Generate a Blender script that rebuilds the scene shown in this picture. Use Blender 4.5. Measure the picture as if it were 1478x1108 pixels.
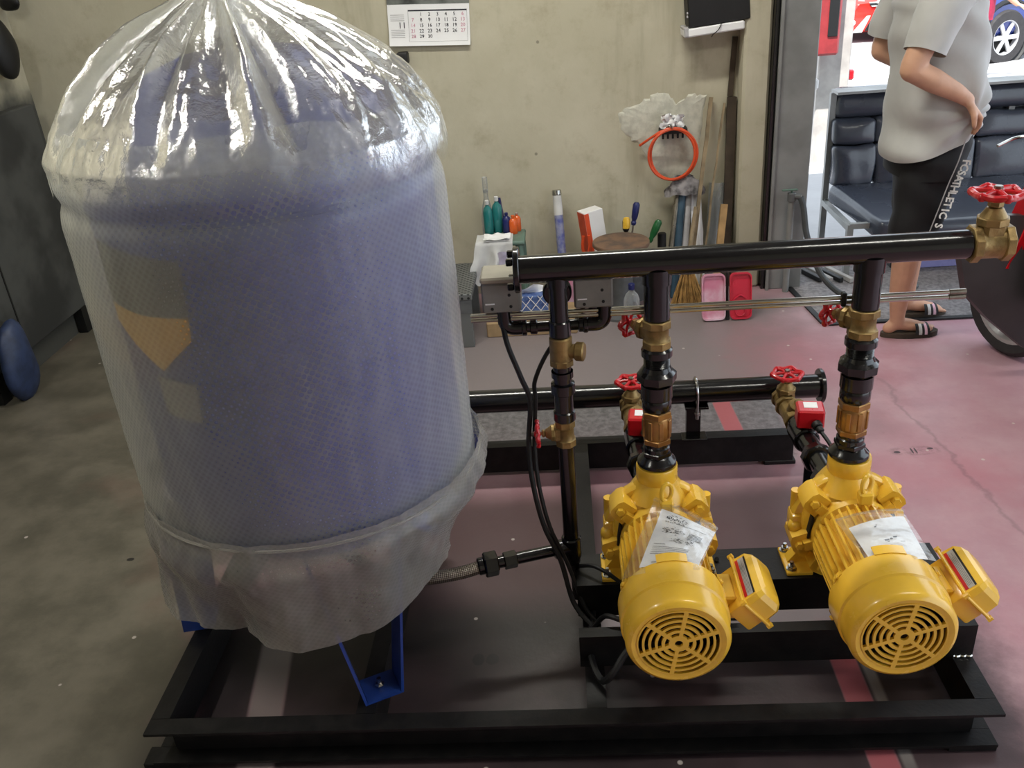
import bpy, bmesh, math, random
from mathutils import Vector, Matrix, noise
random.seed(7)
for o in list(bpy.data.objects): bpy.data.objects.remove(o)
C = bpy.context.scene.collection
scene = bpy.context.scene
PI = math.pi
# ---------------------------------------------------------------- camera, sky, sun, lamps, exposure
cam_d = bpy.data.cameras.new('camera'); cam = bpy.data.objects.new('camera', cam_d); C.objects.link(cam)
cam_d.sensor_width = 36; cam_d.lens = 31.26; cam_d.clip_start = .05; cam_d.clip_end = 200
p_, r_, y_ = math.radians(26.95), math.radians(-4.757), math.radians(4.264)
f0 = Vector((-math.sin(y_), math.cos(y_), 0)); r0 = Vector((math.cos(y_), math.sin(y_), 0)); u0 = Vector((0, 0, 1))
fw = f0*math.cos(p_) - u0*math.sin(p_); up = f0*math.sin(p_) + u0*math.cos(p_)
rt = r0*math.cos(r_) + up*math.sin(r_); up = -r0*math.sin(r_) + up*math.cos(r_)
M = Matrix((rt, up, -fw)).transposed().to_4x4(); M.translation = (0, 0, 1.6)
cam.matrix_world = M
scene.camera = cam
world = bpy.data.worlds.new('sky'); scene.world = world; world.use_nodes = True
bg = world.node_tree.nodes['Background']; bg.inputs[0].default_value = (.80, .90, 1.0, 1); bg.inputs[1].default_value = 1.25
def light(name, kind, loc, energy, col=(1, 1, 1), rot=(0, 0, 0), **kw):
    d = bpy.data.lights.new(name, kind); d.energy = energy; d.color = col
    for k, v in kw.items(): setattr(d, k, v)
    o = bpy.data.objects.new(name, d); o.location = loc; o.rotation_euler = rot; C.objects.link(o); return o
sun = light('sun', 'SUN', (0, 0, 8), 5.2, (1, .96, .9), angle=.01)
sun.rotation_euler = Vector((.22, .5, -1)).to_track_quat('-Z', 'Y').to_euler()
# fluorescent battens, left one added to brighten the tank film (fixtures are built below)
LAMPS = [((-.12, 2.95, 2.92), 0), ((-1.75, .95, 2.92), PI/2), ((1.5, 1.3, 2.92), 0)]
LAMP_W = [19, 12, 9]
for (l, rz), w in zip(LAMPS, LAMP_W):
    light('tube_light', 'AREA', (l[0], l[1], l[2]-.07), w, (1, .98, .88), (0, 0, rz), shape='RECTANGLE', size=1.2, size_y=.1)
vs = scene.view_settings
scene.display_settings.display_device = 'sRGB'
vs.view_transform = 'Standard'; vs.look = 'None'; vs.gamma = 1; vs.use_curve_mapping = False; vs.exposure = 1.15
# ---------------------------------------------------------------- materials
def lin(c):
    return tuple(((v/255)/12.92 if v/255 <= .04045 else ((v/255+.055)/1.055)**2.4) for v in c[:3]) + (1,)
class NT:
    def __init__(s, name):
        s.m = bpy.data.materials.new(name); s.m.use_nodes = True; s.t = s.m.node_tree
        s.b = s.t.nodes['Principled BSDF']; s.out = s.t.nodes['Material Output']
    def n(s, typ, props=None, **inp):
        nd = s.t.nodes.new(typ)
        for k, v in (props or {}).items(): setattr(nd, k, v)
        for k, v in inp.items():
            key = int(k[1:]) if k[0] == 'i' and k[1:].isdigit() else k.replace('_', ' ')
            s.put(nd.inputs[key], v)
        return nd
    def put(s, sock, v):
        if isinstance(v, bpy.types.NodeSocket): s.t.links.new(v, sock)
        elif isinstance(v, bpy.types.Node): s.t.links.new(v.outputs[0], sock)
        else: sock.default_value = v
    def math(s, op, a, b=0, c=0, clamp=False):
        return s.n('ShaderNodeMath', dict(operation=op, use_clamp=clamp), i0=a, i1=b, i2=c).outputs[0]
    def mix(s, f, a, b, blend='MIX'):
        nd = s.n('ShaderNodeMix', dict(data_type='RGBA', blend_type=blend)); s.put(nd.inputs[0], f); s.put(nd.inputs[6], a); s.put(nd.inputs[7], b); return nd.outputs[2]
    def ramp(s, x, lo, hi):
        return s.n('ShaderNodeMapRange', dict(interpolation_type='SMOOTHSTEP'), i0=x, i1=lo, i2=hi, i3=0., i4=1.).outputs[0]
    def noise(s, vec, scale, detail=4, rough=.55):
        return s.n('ShaderNodeTexNoise', None, Vector=vec, Scale=scale, Detail=detail, Roughness=rough).outputs[0]
    def xyz(s, v):
        nd = s.n('ShaderNodeSeparateXYZ', None, i0=v); return nd.outputs
    def bump(s, h, strength=.3, dist=.01):
        return s.n('ShaderNodeBump', None, Strength=strength, Distance=dist, Height=h).outputs[0]
def pm(name, rgb, rough=.5, metal=0, var=.12, scale=14, bump=0, coat=0, spec=.5, alpha=1, trans=0, rgb2=None, lo=.35, hi=.7):
    """plain paint, plastic or metal: principled with a little procedural colour and roughness variation"""
    t = NT(name); co = t.n('ShaderNodeTexCoord').outputs['Object']
    nz = t.noise(co, scale); a = lin(rgb)
    b = lin(rgb2) if rgb2 else tuple(max(0, v*(1-2.2*var)) for v in a[:3]) + (1,)
    t.put(t.b.inputs['Base Color'], t.mix(t.ramp(nz, lo, hi), a, b))
    t.put(t.b.inputs['Roughness'], t.math('MULTIPLY_ADD', nz, .16, max(.02, rough-.08)))
    t.b.inputs['Metallic'].default_value = metal; t.b.inputs['Specular IOR Level'].default_value = spec
    if coat: t.b.inputs['Coat Weight'].default_value = coat; t.b.inputs['Coat Roughness'].default_value = .08
    if bump: t.put(t.b.inputs['Normal'], t.bump(t.noise(co, scale*4), bump, .004))
    if alpha < 1: t.b.inputs['Alpha'].default_value = alpha
    if trans: t.b.inputs['Transmission Weight'].default_value = trans
    return t.m
MT = {}
MT['black'] = pm('black_gloss_paint', (17, 17, 19), .2, 0, .1, 30, .05, .25)
MT['frame'] = pm('black_frame_paint', (17, 16, 17), .45, 0, .15, 30, .12, 0, .3, rgb2=(28, 26, 26))
MT['rubber'] = pm('black_rubber', (16, 16, 17), .55)
MT['yellow'] = pm('yellow_enamel', (238, 190, 62), .26, 0, .06, 10, .06, .3)
MT['brass'] = pm('cast_brass', (156, 130, 82), .44, .6, .15, 25, .3, rgb2=(116, 96, 58))
MT['brass2'] = pm('machined_brass', (172, 132, 80), .32, .75, .1, 25, .1, rgb2=(136, 100, 58))
MT['red'] = pm('red_enamel', (196, 22, 34), .3, 0, .08, 20, .05, .3)
MT['blue'] = pm('blue_tank_paint', (36, 54, 142), .4, 0, .06, 8)
MT['leg'] = pm('blue_leg_paint', (30, 60, 134), .4, 0, .1, 20)
MT['chrome'] = pm('bright_steel', (190, 188, 182), .2, 1, .05, 20)
MT['steel'] = pm('dull_steel', (150, 144, 134), .3, .9, .12, 30)
MT['dark'] = pm('dark_hole', (12, 11, 10), .7)
MT['white'] = pm('white_paper', (235, 235, 236), .7, 0, .02, 6)
MT['ink'] = pm('grey_ink', (92, 95, 100), .8)
MT['inkdark'] = pm('dark_ink', (50, 50, 60), .8)
MT['greybox'] = pm('grey_box_plastic', (128, 126, 120), .5, 0, .08, 18)
MT['beige'] = pm('beige_plastic', (168, 162, 146), .5, 0, .06, 18)
MT['tan'] = pm('tan_card', (168, 140, 104), .8, 0, .12, 12)
MT['wood'] = pm('raw_wood', (176, 140, 92), .7, 0, .2, 8, .2)
MT['wood2'] = pm('weathered_wood', (150, 132, 104), .8, 0, .25, 8, .2)
MT['woodd'] = pm('dark_wood', (74, 62, 50), .8, 0, .25, 8, .2)
MT['skin'] = pm('skin', (208, 160, 132), .5, 0, .06, 12)
MT['hair'] = pm('black_hair', (24, 20, 19), .5, 0, .2, 60)
MT['tyre'] = pm('tyre_rubber', (44, 42, 44), .75, 0, .1, 20)
MT['alloy'] = pm('wheel_alloy', (188, 188, 190), .35, .5, .05)
MT['glassd'] = pm('tinted_glass', (52, 60, 66), .06, 0, .03)
MT['carred'] = pm('car_red_paint', (200, 42, 32), .22, 0, .03, 3, 0, .6)
MT['carblue'] = pm('car_blue_paint', (28, 48, 120), .2, 0, .04, 3, 0, .7)
MT['lampw'] = pm('headlamp_lens', (225, 225, 220), .12, 0, .03)
MT['leather'] = pm('black_vinyl', (60, 64, 75), .28, 0, .12, 5, .25, .2)
MT['shirt'] = pm('grey_cotton', (186, 185, 183), .85, 0, .05, 6, .2)
MT['shorts'] = pm('black_sport_cloth', (17, 18, 22), .75, 0, .1, 10, .2)
MT['maroon'] = pm('maroon_cloth', (150, 26, 62), .8)
MT['orange'] = pm('orange_hose_plastic', (222, 82, 40), .4, 0, .06, 20)
MT['plaster'] = pm('white_plaster', (206, 204, 190), .8, 0, .1, 25, .4)
MT['cloth'] = pm('white_cloth', (206, 206, 206), .85, 0, .06, 12, .2)
MT['greenp'] = pm('green_plastic', (98, 124, 112), .5, 0, .1, 10)
MT['teal'] = pm('teal_liquid', (40, 116, 116), .15, 0, .06, 8)
MT['navy'] = pm('navy_plastic', (30, 38, 96), .35)
MT['orangel'] = pm('orange_liquid', (224, 100, 44), .2)
MT['rust'] = pm('rusty_steel', (126, 98, 78), .75, .2, .25, 14, .2, rgb2=(92, 78, 70))
MT['purple'] = pm('mauve_box', (128, 126, 176), .6)
MT['post'] = pm('grey_post_paint', (138, 139, 138), .5, 0, .08, 5, .1, rgb2=(118, 119, 118))
MT['concrete'] = pm('pale_concrete', (176, 172, 168), .85, 0, .12, 7, .2)
MT['scooter'] = pm('dark_scooter_plastic', (60, 60, 62), .45, 0, .1, 8)
MT['leaf'] = pm('dark_leaves', (52, 74, 44), .7, 0, .25, 8)
MT['straw'] = pm('broom_straw', (176, 136, 78), .85, 0, .2, 40)
MT['pink'] = pm('faded_pink_plastic', (206, 126, 152), .35, 0, .2, 9, rgb2=(222, 196, 210))
MT['redp'] = pm('red_plastic', (206, 40, 66), .3, 0, .08, 9)
MT['tape'] = pm('clear_roll_film', (196, 198, 200), .2, 0, .1, 14)
MT['greymetal'] = pm('perforated_grey_metal', (104, 106, 108), .55, .2, .1, 20)
MT['stickergrey'] = pm('sticker_silver', (176, 174, 176), .4, 0, .05, 30)
MT['lab1'] = pm('label_grey', (84, 80, 78), .6, 0, .1, 10)
MT['lab2'] = pm('label_yellow', (226, 168, 34), .6, 0, .05, 10)
MT['lab3'] = pm('label_beige', (150, 146, 142), .6, 0, .05, 10)
MT['brown'] = pm('brown_block', (122, 86, 60), .8)
MT['emit'] = None
def braid():
    t = NT('stainless_braid'); uv = t.n('ShaderNodeTexCoord').outputs['UV']; x, y, z = t.xyz(uv)
    a = t.math('SINE', t.math('MULTIPLY', t.math('ADD', x, y), 700.)); b = t.math('SINE', t.math('MULTIPLY', t.math('SUBTRACT', x, y), 700.))
    h = t.math('MULTIPLY', a, b)
    t.put(t.b.inputs['Base Color'], t.mix(t.ramp(h, -.6, .6), lin((96, 86, 76)), lin((176, 166, 152))))
    t.b.inputs['Metallic'].default_value = .85; t.b.inputs['Roughness'].default_value = .35
    t.put(t.b.inputs['Normal'], t.bump(h, .4, .002)); return t.m
MT['braid'] = braid()
def film(name, white, opac, bubbles=0, wrinkle=.4, rough=.14, wscale=9, bstr=.3, shine=.8, var=.3, hem=0):
    """clear plastic film: part see-through, part milky, glossy skin; UV is in metres"""
    t = NT(name); tc = t.n('ShaderNodeTexCoord'); uv = tc.outputs['UV']; ob = tc.outputs['Object']
    nz = t.noise(ob, wscale, 6, .65); fine = t.noise(ob, 42, 5, .7)
    op = t.math('MULTIPLY_ADD', nz, var, opac-var*.5)
    h = t.math('ADD', t.math('MULTIPLY', nz, wrinkle), t.math('MULTIPLY', fine, wrinkle*.35))
    if bubbles:
        mp = t.n('ShaderNodeMapping', None, Vector=uv, Rotation=(0, 0, .62), Scale=(1, 1.12, 1))
        vo = t.n('ShaderNodeTexVoronoi', dict(feature='F1'), Vector=mp, Scale=86., Randomness=.08).outputs['Distance']
        dome = t.ramp(vo, .60, .1)
        op = t.math('ADD', op, t.math('MULTIPLY', t.math('SUBTRACT', vo, .35), bubbles))
        h = t.math('ADD', h, t.math('MULTIPLY', dome, .10))
    thin = t.ramp(t.math('MULTIPLY_ADD', nz, .06, t.xyz(uv)[1]), .03, hem) if hem else None    # film stretched thin at its lower hem
    if hem: op = t.math('MULTIPLY', op, thin)
    # slanted film is crossed over a longer path, so it veils more (Beer-Lambert)
    ge = t.n('ShaderNodeNewGeometry'); dt = t.n('ShaderNodeVectorMath', dict(operation='DOT_PRODUCT'), i0=ge.outputs['Normal'], i1=ge.outputs['Incoming'])
    cs = t.math('MAXIMUM', t.math('ABSOLUTE', dt.outputs['Value']), .07)
    op = t.math('SUBTRACT', 1.0, t.math('POWER', t.math('SUBTRACT', 1.0, op, clamp=True), t.math('DIVIDE', 1.0, cs)), clamp=True)
    bmp = t.bump(h, bstr, .02)
    d = t.n('ShaderNodeBsdfDiffuse', None, Color=lin(white)); tl = t.n('ShaderNodeBsdfTranslucent', None, Color=lin(white))
    milky = t.n('ShaderNodeMixShader', None, i0=.5, i1=d.outputs[0], i2=tl.outputs[0])
    tr = t.n('ShaderNodeBsdfTransparent', None, Color=(.97, .98, 1, 1))
    body = t.n('ShaderNodeMixShader', None, i0=op, i1=tr.outputs[0], i2=milky.outputs[0])
    gl = t.n('ShaderNodeBsdfGlossy', None, Color=(1, 1, 1, 1), Roughness=rough, Normal=bmp)
    fr2 = t.n('ShaderNodeFresnel', None, IOR=1.42, Normal=bmp)
    sh = t.n('ShaderNodeMixShader', None, i0=t.math('MULTIPLY', fr2.outputs[0], t.math('MULTIPLY', thin, shine) if hem else shine, clamp=True), i1=body.outputs[0], i2=gl.outputs[0])
    t.put(t.out.inputs['Surface'], sh.outputs[0]); return t.m
MT['bubble'] = film('bubble_wrap_film', (238, 238, 224), .26, .14, .25, .22, 9, .25, .7, .12)
MT['filmtop'] = film('crumpled_clear_film', (240, 240, 226), .34, 0, 1.2, .11, 11, .24, .7, .34, .15)
MT['skirt'] = film('loose_bubble_film', (196, 192, 184), .38, .12, .8, .16, 9, .3, .85, .24)
MT['zipbag'] = film('zip_bag_film', (214, 208, 196), .09, 0, .7, .16, 20, .08, .12, .1)
MT['bottle'] = film('clear_bottle_plastic', (210, 214, 214), .26, 0, .5, .1, 20)

# ---------------------------------------------------------------- mesh kit
def frame(axis):
    w = Vector(axis).normalized()
    a = Vector((0, 0, 1)) if abs(w.z) < .9 else Vector((1, 0, 0))
    u = a.cross(w).normalized(); return u, w.cross(u), w
class MB:
    def __init__(s): s.v = []; s.f = []; s.uv = []
    def add(s, vs, fs, uvs=None):
        k = len(s.v); s.v += [Vector(q) for q in vs]; s.f += [[i+k for i in f] for f in fs]
        s.uv += uvs if uvs else [(q[0], q[2]) for q in vs]
        return s
    def box(s, c, size, rot=None, bev=0, segs=1):
        bm = bmesh.new(); bmesh.ops.create_cube(bm, size=1)
        for v in bm.verts: v.co = Vector((v.co.x*size[0], v.co.y*size[1], v.co.z*size[2]))
        if bev: bmesh.ops.bevel(bm, geom=list(bm.edges), offset=bev, segments=segs, profile=.5, affect='EDGES')
        R = rot if rot is not None else Matrix.Identity(3)
        bm.verts.index_update()
        s.add([R @ v.co + Vector(c) for v in bm.verts], [[v.index for v in f.verts] for f in bm.faces]); bm.free(); return s
    def bb(s, a, b, bev=0):
        return s.box([(a[i]+b[i])/2 for i in range(3)], [abs(b[i]-a[i]) for i in range(3)], None, bev)
    def lathe(s, prof, p0=(0, 0, 0), axis=(0, 0, 1), n=24, a0=0, a1=2*PI, phase=0):
        u, v, w = frame(axis); p0 = Vector(p0); full = abs(a1-a0-2*PI) < 1e-6; m = n if full else n+1
        vs, fs, uvs = [], [], []
        for (r, t) in prof:
            for k in range(m):
                a = phase+a0+(a1-a0)*k/n
                vs.append(p0+w*t+(u*math.cos(a)+v*math.sin(a))*max(r, 1e-5)); uvs.append((a*.3, t))
        for i in range(len(prof)-1):
            for k in range(n):
                k2 = (k+1) % m; fs.append([i*m+k, i*m+k2, (i+1)*m+k2, (i+1)*m+k])
        return s.add(vs, fs, uvs)
    def cyl(s, p0, p1, r, r1=None, n=20, bev=0, phase=0):
        p0, p1 = Vector(p0), Vector(p1); L = (p1-p0).length; r1 = r if r1 is None else r1
        pr = [(0, 0), (r-bev, 0)] + ([(r, bev), (r1, L-bev)] if bev else [(r, 0), (r1, L)][1 if 0 else 0:]) + [(r1-bev, L), (0, L)]
        if not bev: pr = [(0, 0), (r, 0), (r1, L), (0, L)]
        return s.lathe(pr, p0, p1-p0, n, phase=phase)
    def hexp(s, p0, p1, r, bev=.003): return s.cyl(p0, p1, r, None, 6, bev)
    def tube(s, pts, r, n=10, closed=False, caps=True):
        pts = [Vector(q) for q in pts]; N = len(pts); rs = r if isinstance(r, (list, tuple)) else [r]*N
        vs, fs, uvs = [], [], []; pu = None; L = 0
        for i, q in enumerate(pts):
            a = pts[(i-1) % N] if (closed or i) else q; b = pts[(i+1) % N] if (closed or i < N-1) else q
            w = (b-a).normalized()
            if pu is None: pu = frame(w)[0]
            u = (pu-w*pu.dot(w)).normalized(); v = w.cross(u); pu = u
            if i: L += (q-pts[i-1]).length
            for k in range(n):
                t = 2*PI*k/n; vs.append(q+(u*math.cos(t)+v*math.sin(t))*rs[i]); uvs.append((k/n*.1, L))
        M_ = N if closed else N-1
        for i in range(M_):
            j = (i+1) % N
            for k in range(n): fs.append([i*n+k, i*n+(k+1) % n, j*n+(k+1) % n, j*n+k])
        if caps and not closed: fs += [list(range(n))[::-1], [(N-1)*n+k for k in range(n)]]
        return s.add(vs, fs, uvs)
    def prism(s, poly, o, u, v, w, d):
        """poly in the plane (u, v) at o, extruded by d along w"""
        o, u, v, w = Vector(o), Vector(u), Vector(v), Vector(w); n = len(poly)
        vs = [o+u*a+v*b for a, b in poly] + [o+u*a+v*b+w*d for a, b in poly]
        return s.add(vs, [list(range(n))[::-1], list(range(n, 2*n))] + [[i, (i+1) % n, n+(i+1) % n, n+i] for i in range(n)])
    def ball(s, c, r, n=12, sc=(1, 1, 1)):
        pr = [(r*math.sin(PI*i/n), -r*math.cos(PI*i/n)) for i in range(n+1)]; k = len(s.v); s.lathe(pr, (0, 0, 0), (0, 0, 1), n*2)
        for q in s.v[k:]: q.x, q.y, q.z = q.x*sc[0]+c[0], q.y*sc[1]+c[1], q.z*sc[2]+c[2]
        return s
    def grid(s, fn, nu, nv, uvf=None, closed=False):
        m = nu if closed else nu+1
        vs = [fn(i/nu, j/nv) for j in range(nv+1) for i in range(m)]
        uvs = [uvf(i/nu, j/nv) if uvf else (i/nu, j/nv) for j in range(nv+1) for i in range(m)]
        fs = [[j*m+i, j*m+(i+1) % m, (j+1)*m+(i+1) % m, (j+1)*m+i] for j in range(nv) for i in range(nu)]
        return s.add(vs, fs, uvs)
    def jitter(s, amp, sc, k=0):
        for q in s.v[k:]: q += noise.noise_vector(q*sc)*amp
        return s
    def build(s, name, mat, parent=None, ang=35, fix=True):
        return mesh_obj(name, s.v, s.f, s.uv, mat, parent, ang, fix)
def chain_loc(o):
    l = Vector((0, 0, 0))
    while o: l += o.location; o = o.parent
    return l
def mesh_obj(name, vs, fs, uvs, mat, parent, ang=35, fix=True):
    if parent is not None: sh = chain_loc(parent)
    else:
        xs = [q.x for q in vs]; ys = [q.y for q in vs]; zs = [q.z for q in vs]
        sh = Vector(((min(xs)+max(xs))/2, (min(ys)+max(ys))/2, min(zs)))
    me = bpy.data.meshes.new(name); me.from_pydata([q-sh for q in vs], [], fs)
    ul = me.uv_layers.new(name='UVMap'); buf = [0.0]*(2*len(me.loops))
    for i, lp in enumerate(me.loops): buf[2*i], buf[2*i+1] = uvs[lp.vertex_index]
    ul.data.foreach_set('uv', buf)
    if fix:
        bm = bmesh.new(); bm.from_mesh(me); bmesh.ops.recalc_face_normals(bm, faces=bm.faces); bm.to_mesh(me); bm.free()
    me.shade_smooth()
    try: me.set_sharp_from_angle(angle=math.radians(ang))
    except Exception: pass
    me.materials.append(MT[mat] if isinstance(mat, str) else mat)
    o = bpy.data.objects.new(name, me); C.objects.link(o)
    if parent is not None: o.parent = parent
    else: o.location = sh
    return o
def tag(o, label, cat, group=None):
    o['label'] = label; o['category'] = cat
    if group: o['group'] = group
    return o
def lab(o, label): o['label'] = label; return o
def thing(name, label, cat, loc=(0, 0, 0), group=None):
    o = bpy.data.objects.new(name, None); o.empty_display_size = .05; C.objects.link(o); o.location = loc
    return tag(o, label, cat, group)
def struct(name, mb, mat, **k):
    o = mb.build(name, mat, **k); o['kind'] = 'structure'; return o
def dup(root, loc, label, group=None, rz=0):
    def cp(o, par):
        c = o.copy(); C.objects.link(c); c.parent = par
        for ch in list(kids.get(o, [])): cp(ch, c)
        return c
    kids = {}
    for o in C.objects:
        if o.parent: kids.setdefault(o.parent, []).append(o)
    r = cp(root, None); r.location = loc; r.rotation_euler = (0, 0, rz); r['label'] = label
    if group: r['group'] = group
    return r
def txt(name, s, size, mat, M, parent=None, ext=.0004, bold=0):
    """flat lettering as a mesh; M places the text plane (x to the right, y up)"""
    cu = bpy.data.curves.new('t', 'FONT'); cu.body = s; cu.size = size; cu.extrude = ext; cu.offset = bold; cu.align_x = 'CENTER'; cu.align_y = 'CENTER'; cu.resolution_u = 2
    ob = bpy.data.objects.new('t', cu); C.objects.link(ob)
    dg = bpy.context.evaluated_depsgraph_get(); me = bpy.data.meshes.new_from_object(ob.evaluated_get(dg))
    vs = [M @ v.co for v in me.vertices]; fs = [list(p.vertices) for p in me.polygons]
    bpy.data.objects.remove(ob); bpy.data.curves.remove(cu); bpy.data.meshes.remove(me)
    if not vs: return None
    return mesh_obj(name, vs, fs, [(0, 0)]*len(vs), mat, parent, 30, False)
def place(o, x, y, n=None):
    """4x4 from origin, x direction and y direction"""
    x = Vector(x).normalized(); y = Vector(y); y = (y-x*y.dot(x)).normalized(); z = x.cross(y)
    M_ = Matrix((x, y, z)).transposed().to_4x4(); M_.translation = Vector(o); return M_
def spline(pts, k=6):
    """Catmull-Rom through the points"""
    P = [Vector(q) for q in pts]; P = [P[0]*2-P[1]] + P + [P[-1]*2-P[-2]]; out = []
    for i in range(1, len(P)-2):
        for j in range(k):
            t = j/k; a, b, c, d = P[i-1:i+3]
            out.append(.5*((2*b)+(c-a)*t+(2*a-5*b+4*c-d)*t*t+(3*b-a-3*c+d)*t**3))
    return out+[P[-2]]
# ---------------------------------------------------------------- the setting
def floor_mat():
    t = NT('painted_floor'); P = t.n('ShaderNodeNewGeometry').outputs['Position']; x, y, z = t.xyz(P)
    big = t.noise(P, 1.3, 5, .6); mid = t.noise(P, 5, 6, .65); fine = t.noise(P, 38, 5, .7)
    def band(v, lo, hi, s):
        return t.math('MULTIPLY', t.ramp(v, lo-s, lo+s), t.ramp(v, hi+s, hi-s))
    def rect(x0, x1, y0, y1, s, wob=.0):
        xx = t.math('MULTIPLY_ADD', t.math('SUBTRACT', mid, .5), wob, x); yy = t.math('MULTIPLY_ADD', t.math('SUBTRACT', big, .5), wob, y)
        return t.math('MULTIPLY', band(xx, x0, x1, s), band(yy, y0, y1, s))
    col = t.mix(t.ramp(mid, .3, .75), lin((176, 134, 144)), lin((190, 154, 162)))
    col = t.mix(t.math('MULTIPLY', t.ramp(big, .48, .72), .5), col, lin((188, 116, 130)))
    # the paint is worn to grey-brown concrete on the left and in the middle
    worn = t.math('ADD', t.math('MULTIPLY', t.math('SUBTRACT', big, .5), 1.0), x)
    grey = t.mix(t.ramp(mid, .3, .7), lin((86, 82, 72)), lin((114, 108, 96)))
    grey = t.mix(t.math('MULTIPLY', t.ramp(big, .5, .66), .35), grey, lin((120, 84, 76)))
    col = t.mix(t.ramp(worn, -.75, -1.05), col, grey)
    col = t.mix(t.math('MULTIPLY', rect(-1.2, 1.06, 2.75, 4.0, .32, .6), .92), col, lin((122, 116, 116)))
    # pale red patch by the red pans
    col = t.mix(t.math('MULTIPLY', rect(.75, 1.15, 2.95, 3.5, .25, .5), .45), col, lin((190, 92, 112)))
    # black spray-paint mist around the frame, and shade with dust painted inside it
    s1 = rect(-1.0, .96, 1.2, 1.84, .10, .22); shade_dust = rect(-.98, .86, 1.6, 2.36, .10, .2); s2 = rect(-.9, .74, 2.5, 2.93, .03, .06)
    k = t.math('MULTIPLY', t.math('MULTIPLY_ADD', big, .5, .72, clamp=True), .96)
    # strips that were masked while spraying stay clean
    sk = t.math('MULTIPLY_ADD', t.math('SUBTRACT', y, 1.5), .14, x)
    clean = t.math('MAXIMUM', band(sk, -.815, -.725, .008), t.math('MAXIMUM', band(x, .585, .655, .004), band(x, .53, .592, .004)))
    c1 = t.math('MAXIMUM', band(sk, -.80, -.72, .008), band(x, .583, .642, .004))
    c2 = band(t.math('MULTIPLY_ADD', t.math('SUBTRACT', y, 2.7), .05, x), .525, .588, .004)
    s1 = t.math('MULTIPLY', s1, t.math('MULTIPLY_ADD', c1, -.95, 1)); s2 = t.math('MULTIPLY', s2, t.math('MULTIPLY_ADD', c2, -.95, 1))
    col = t.mix(t.math('MULTIPLY', shade_dust, .86), col, lin((62, 46, 46)))
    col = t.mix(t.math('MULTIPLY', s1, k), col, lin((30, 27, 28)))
    col = t.mix(t.math('MULTIPLY', s2, .86), col, t.mix(t.ramp(fine, .3, .75), lin((62, 64, 66)), lin((122, 122, 124))))
    pale_strip = rect(.03, .82, 1.72, 1.83, .03, .05); col = t.mix(t.math('MULTIPLY', pale_strip, .85), col, lin((172, 158, 162)))  # paler strip of floor below the pumps
    col = t.mix(t.math('MULTIPLY', t.math('MULTIPLY', band(x, .65, .675, .005), band(y, 1.3, 1.62, .05)), .7), col, lin((150, 144, 140)))
    red = t.math('MULTIPLY', band(x, .583, .642, .004), band(y, 1.2, 1.72, .05)); red = t.math('MAXIMUM', red, t.math('MULTIPLY', c2, band(y, 2.5, 2.93, .03)))
    col = t.mix(t.math('MULTIPLY', red, .75), col, lin((166, 66, 72)))
    pale = t.math('MULTIPLY', band(sk, -.80, -.72, .008), band(y, 1.3, 2.0, .05))
    col = t.mix(t.math('MULTIPLY', pale, .8), col, lin((126, 120, 116)))
    # two black drips, bolt-hole marks, long crack
    def blob(cx, cy, rx, ry):
        a = t.math('DIVIDE', t.math('SUBTRACT', x, cx), rx); b = t.math('DIVIDE', t.math('SUBTRACT', y, cy), ry)
        d = t.math('ADD', t.math('MULTIPLY', a, a), t.math('MULTIPLY', b, b)); return t.ramp(t.math('MULTIPLY_ADD', t.math('SUBTRACT', fine, .5), .8, d), 1.2, .7)
    st = blob(-.262, 1.645, .016, .02)
    for q in ((-.228, 1.645, .017, .019), (1.045, 2.515, .011, .007), (1.155, 2.53, .010, .006), (1.094, 2.52, .003, .018), (1.106, 2.52, .003, .018), (-1.35, 2.1, .012, .008)): st = t.math('MAXIMUM', st, blob(*q))
    st = t.math('MAXIMUM', st, t.math('MULTIPLY', t.math('MULTIPLY', blob(1.1, 2.52, .09, .03), t.ramp(fine, .4, .65)), .35))
    col = t.mix(t.math('MULTIPLY', st, .9), col, lin((26, 24, 26)))
    cx = t.math('ADD', x, t.math('ADD', t.math('MULTIPLY', t.math('SUBTRACT', y, 2.8), .09), t.math('MULTIPLY', t.math('SUBTRACT', t.noise(P, 9, 4), .5), .12)))
    crack = t.math('MULTIPLY', band(cx, 1.166, 1.176, .01), band(y, 1.95, 3.1, .2)); col = t.mix(t.math('MULTIPLY', crack, .42), col, lin((84, 70, 74)))
    # pale chips and dark grit
    vo = t.n('ShaderNodeTexVoronoi', dict(feature='F1'), Vector=P, Scale=7.).outputs['Distance']
    col = t.mix(t.math('MULTIPLY', t.ramp(vo, .05, .03), .75), col, lin((206, 196, 190)))
    col = t.mix(t.math('MULTIPLY', t.ramp(fine, .62, .78), .25), col, lin((60, 52, 52)))
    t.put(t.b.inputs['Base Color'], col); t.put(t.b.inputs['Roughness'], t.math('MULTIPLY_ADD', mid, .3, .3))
    t.put(t.b.inputs['Normal'], t.bump(t.math('ADD', t.math('MULTIPLY', mid, .6), t.math('MULTIPLY', fine, .3)), .25, .008)); return t.m
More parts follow.
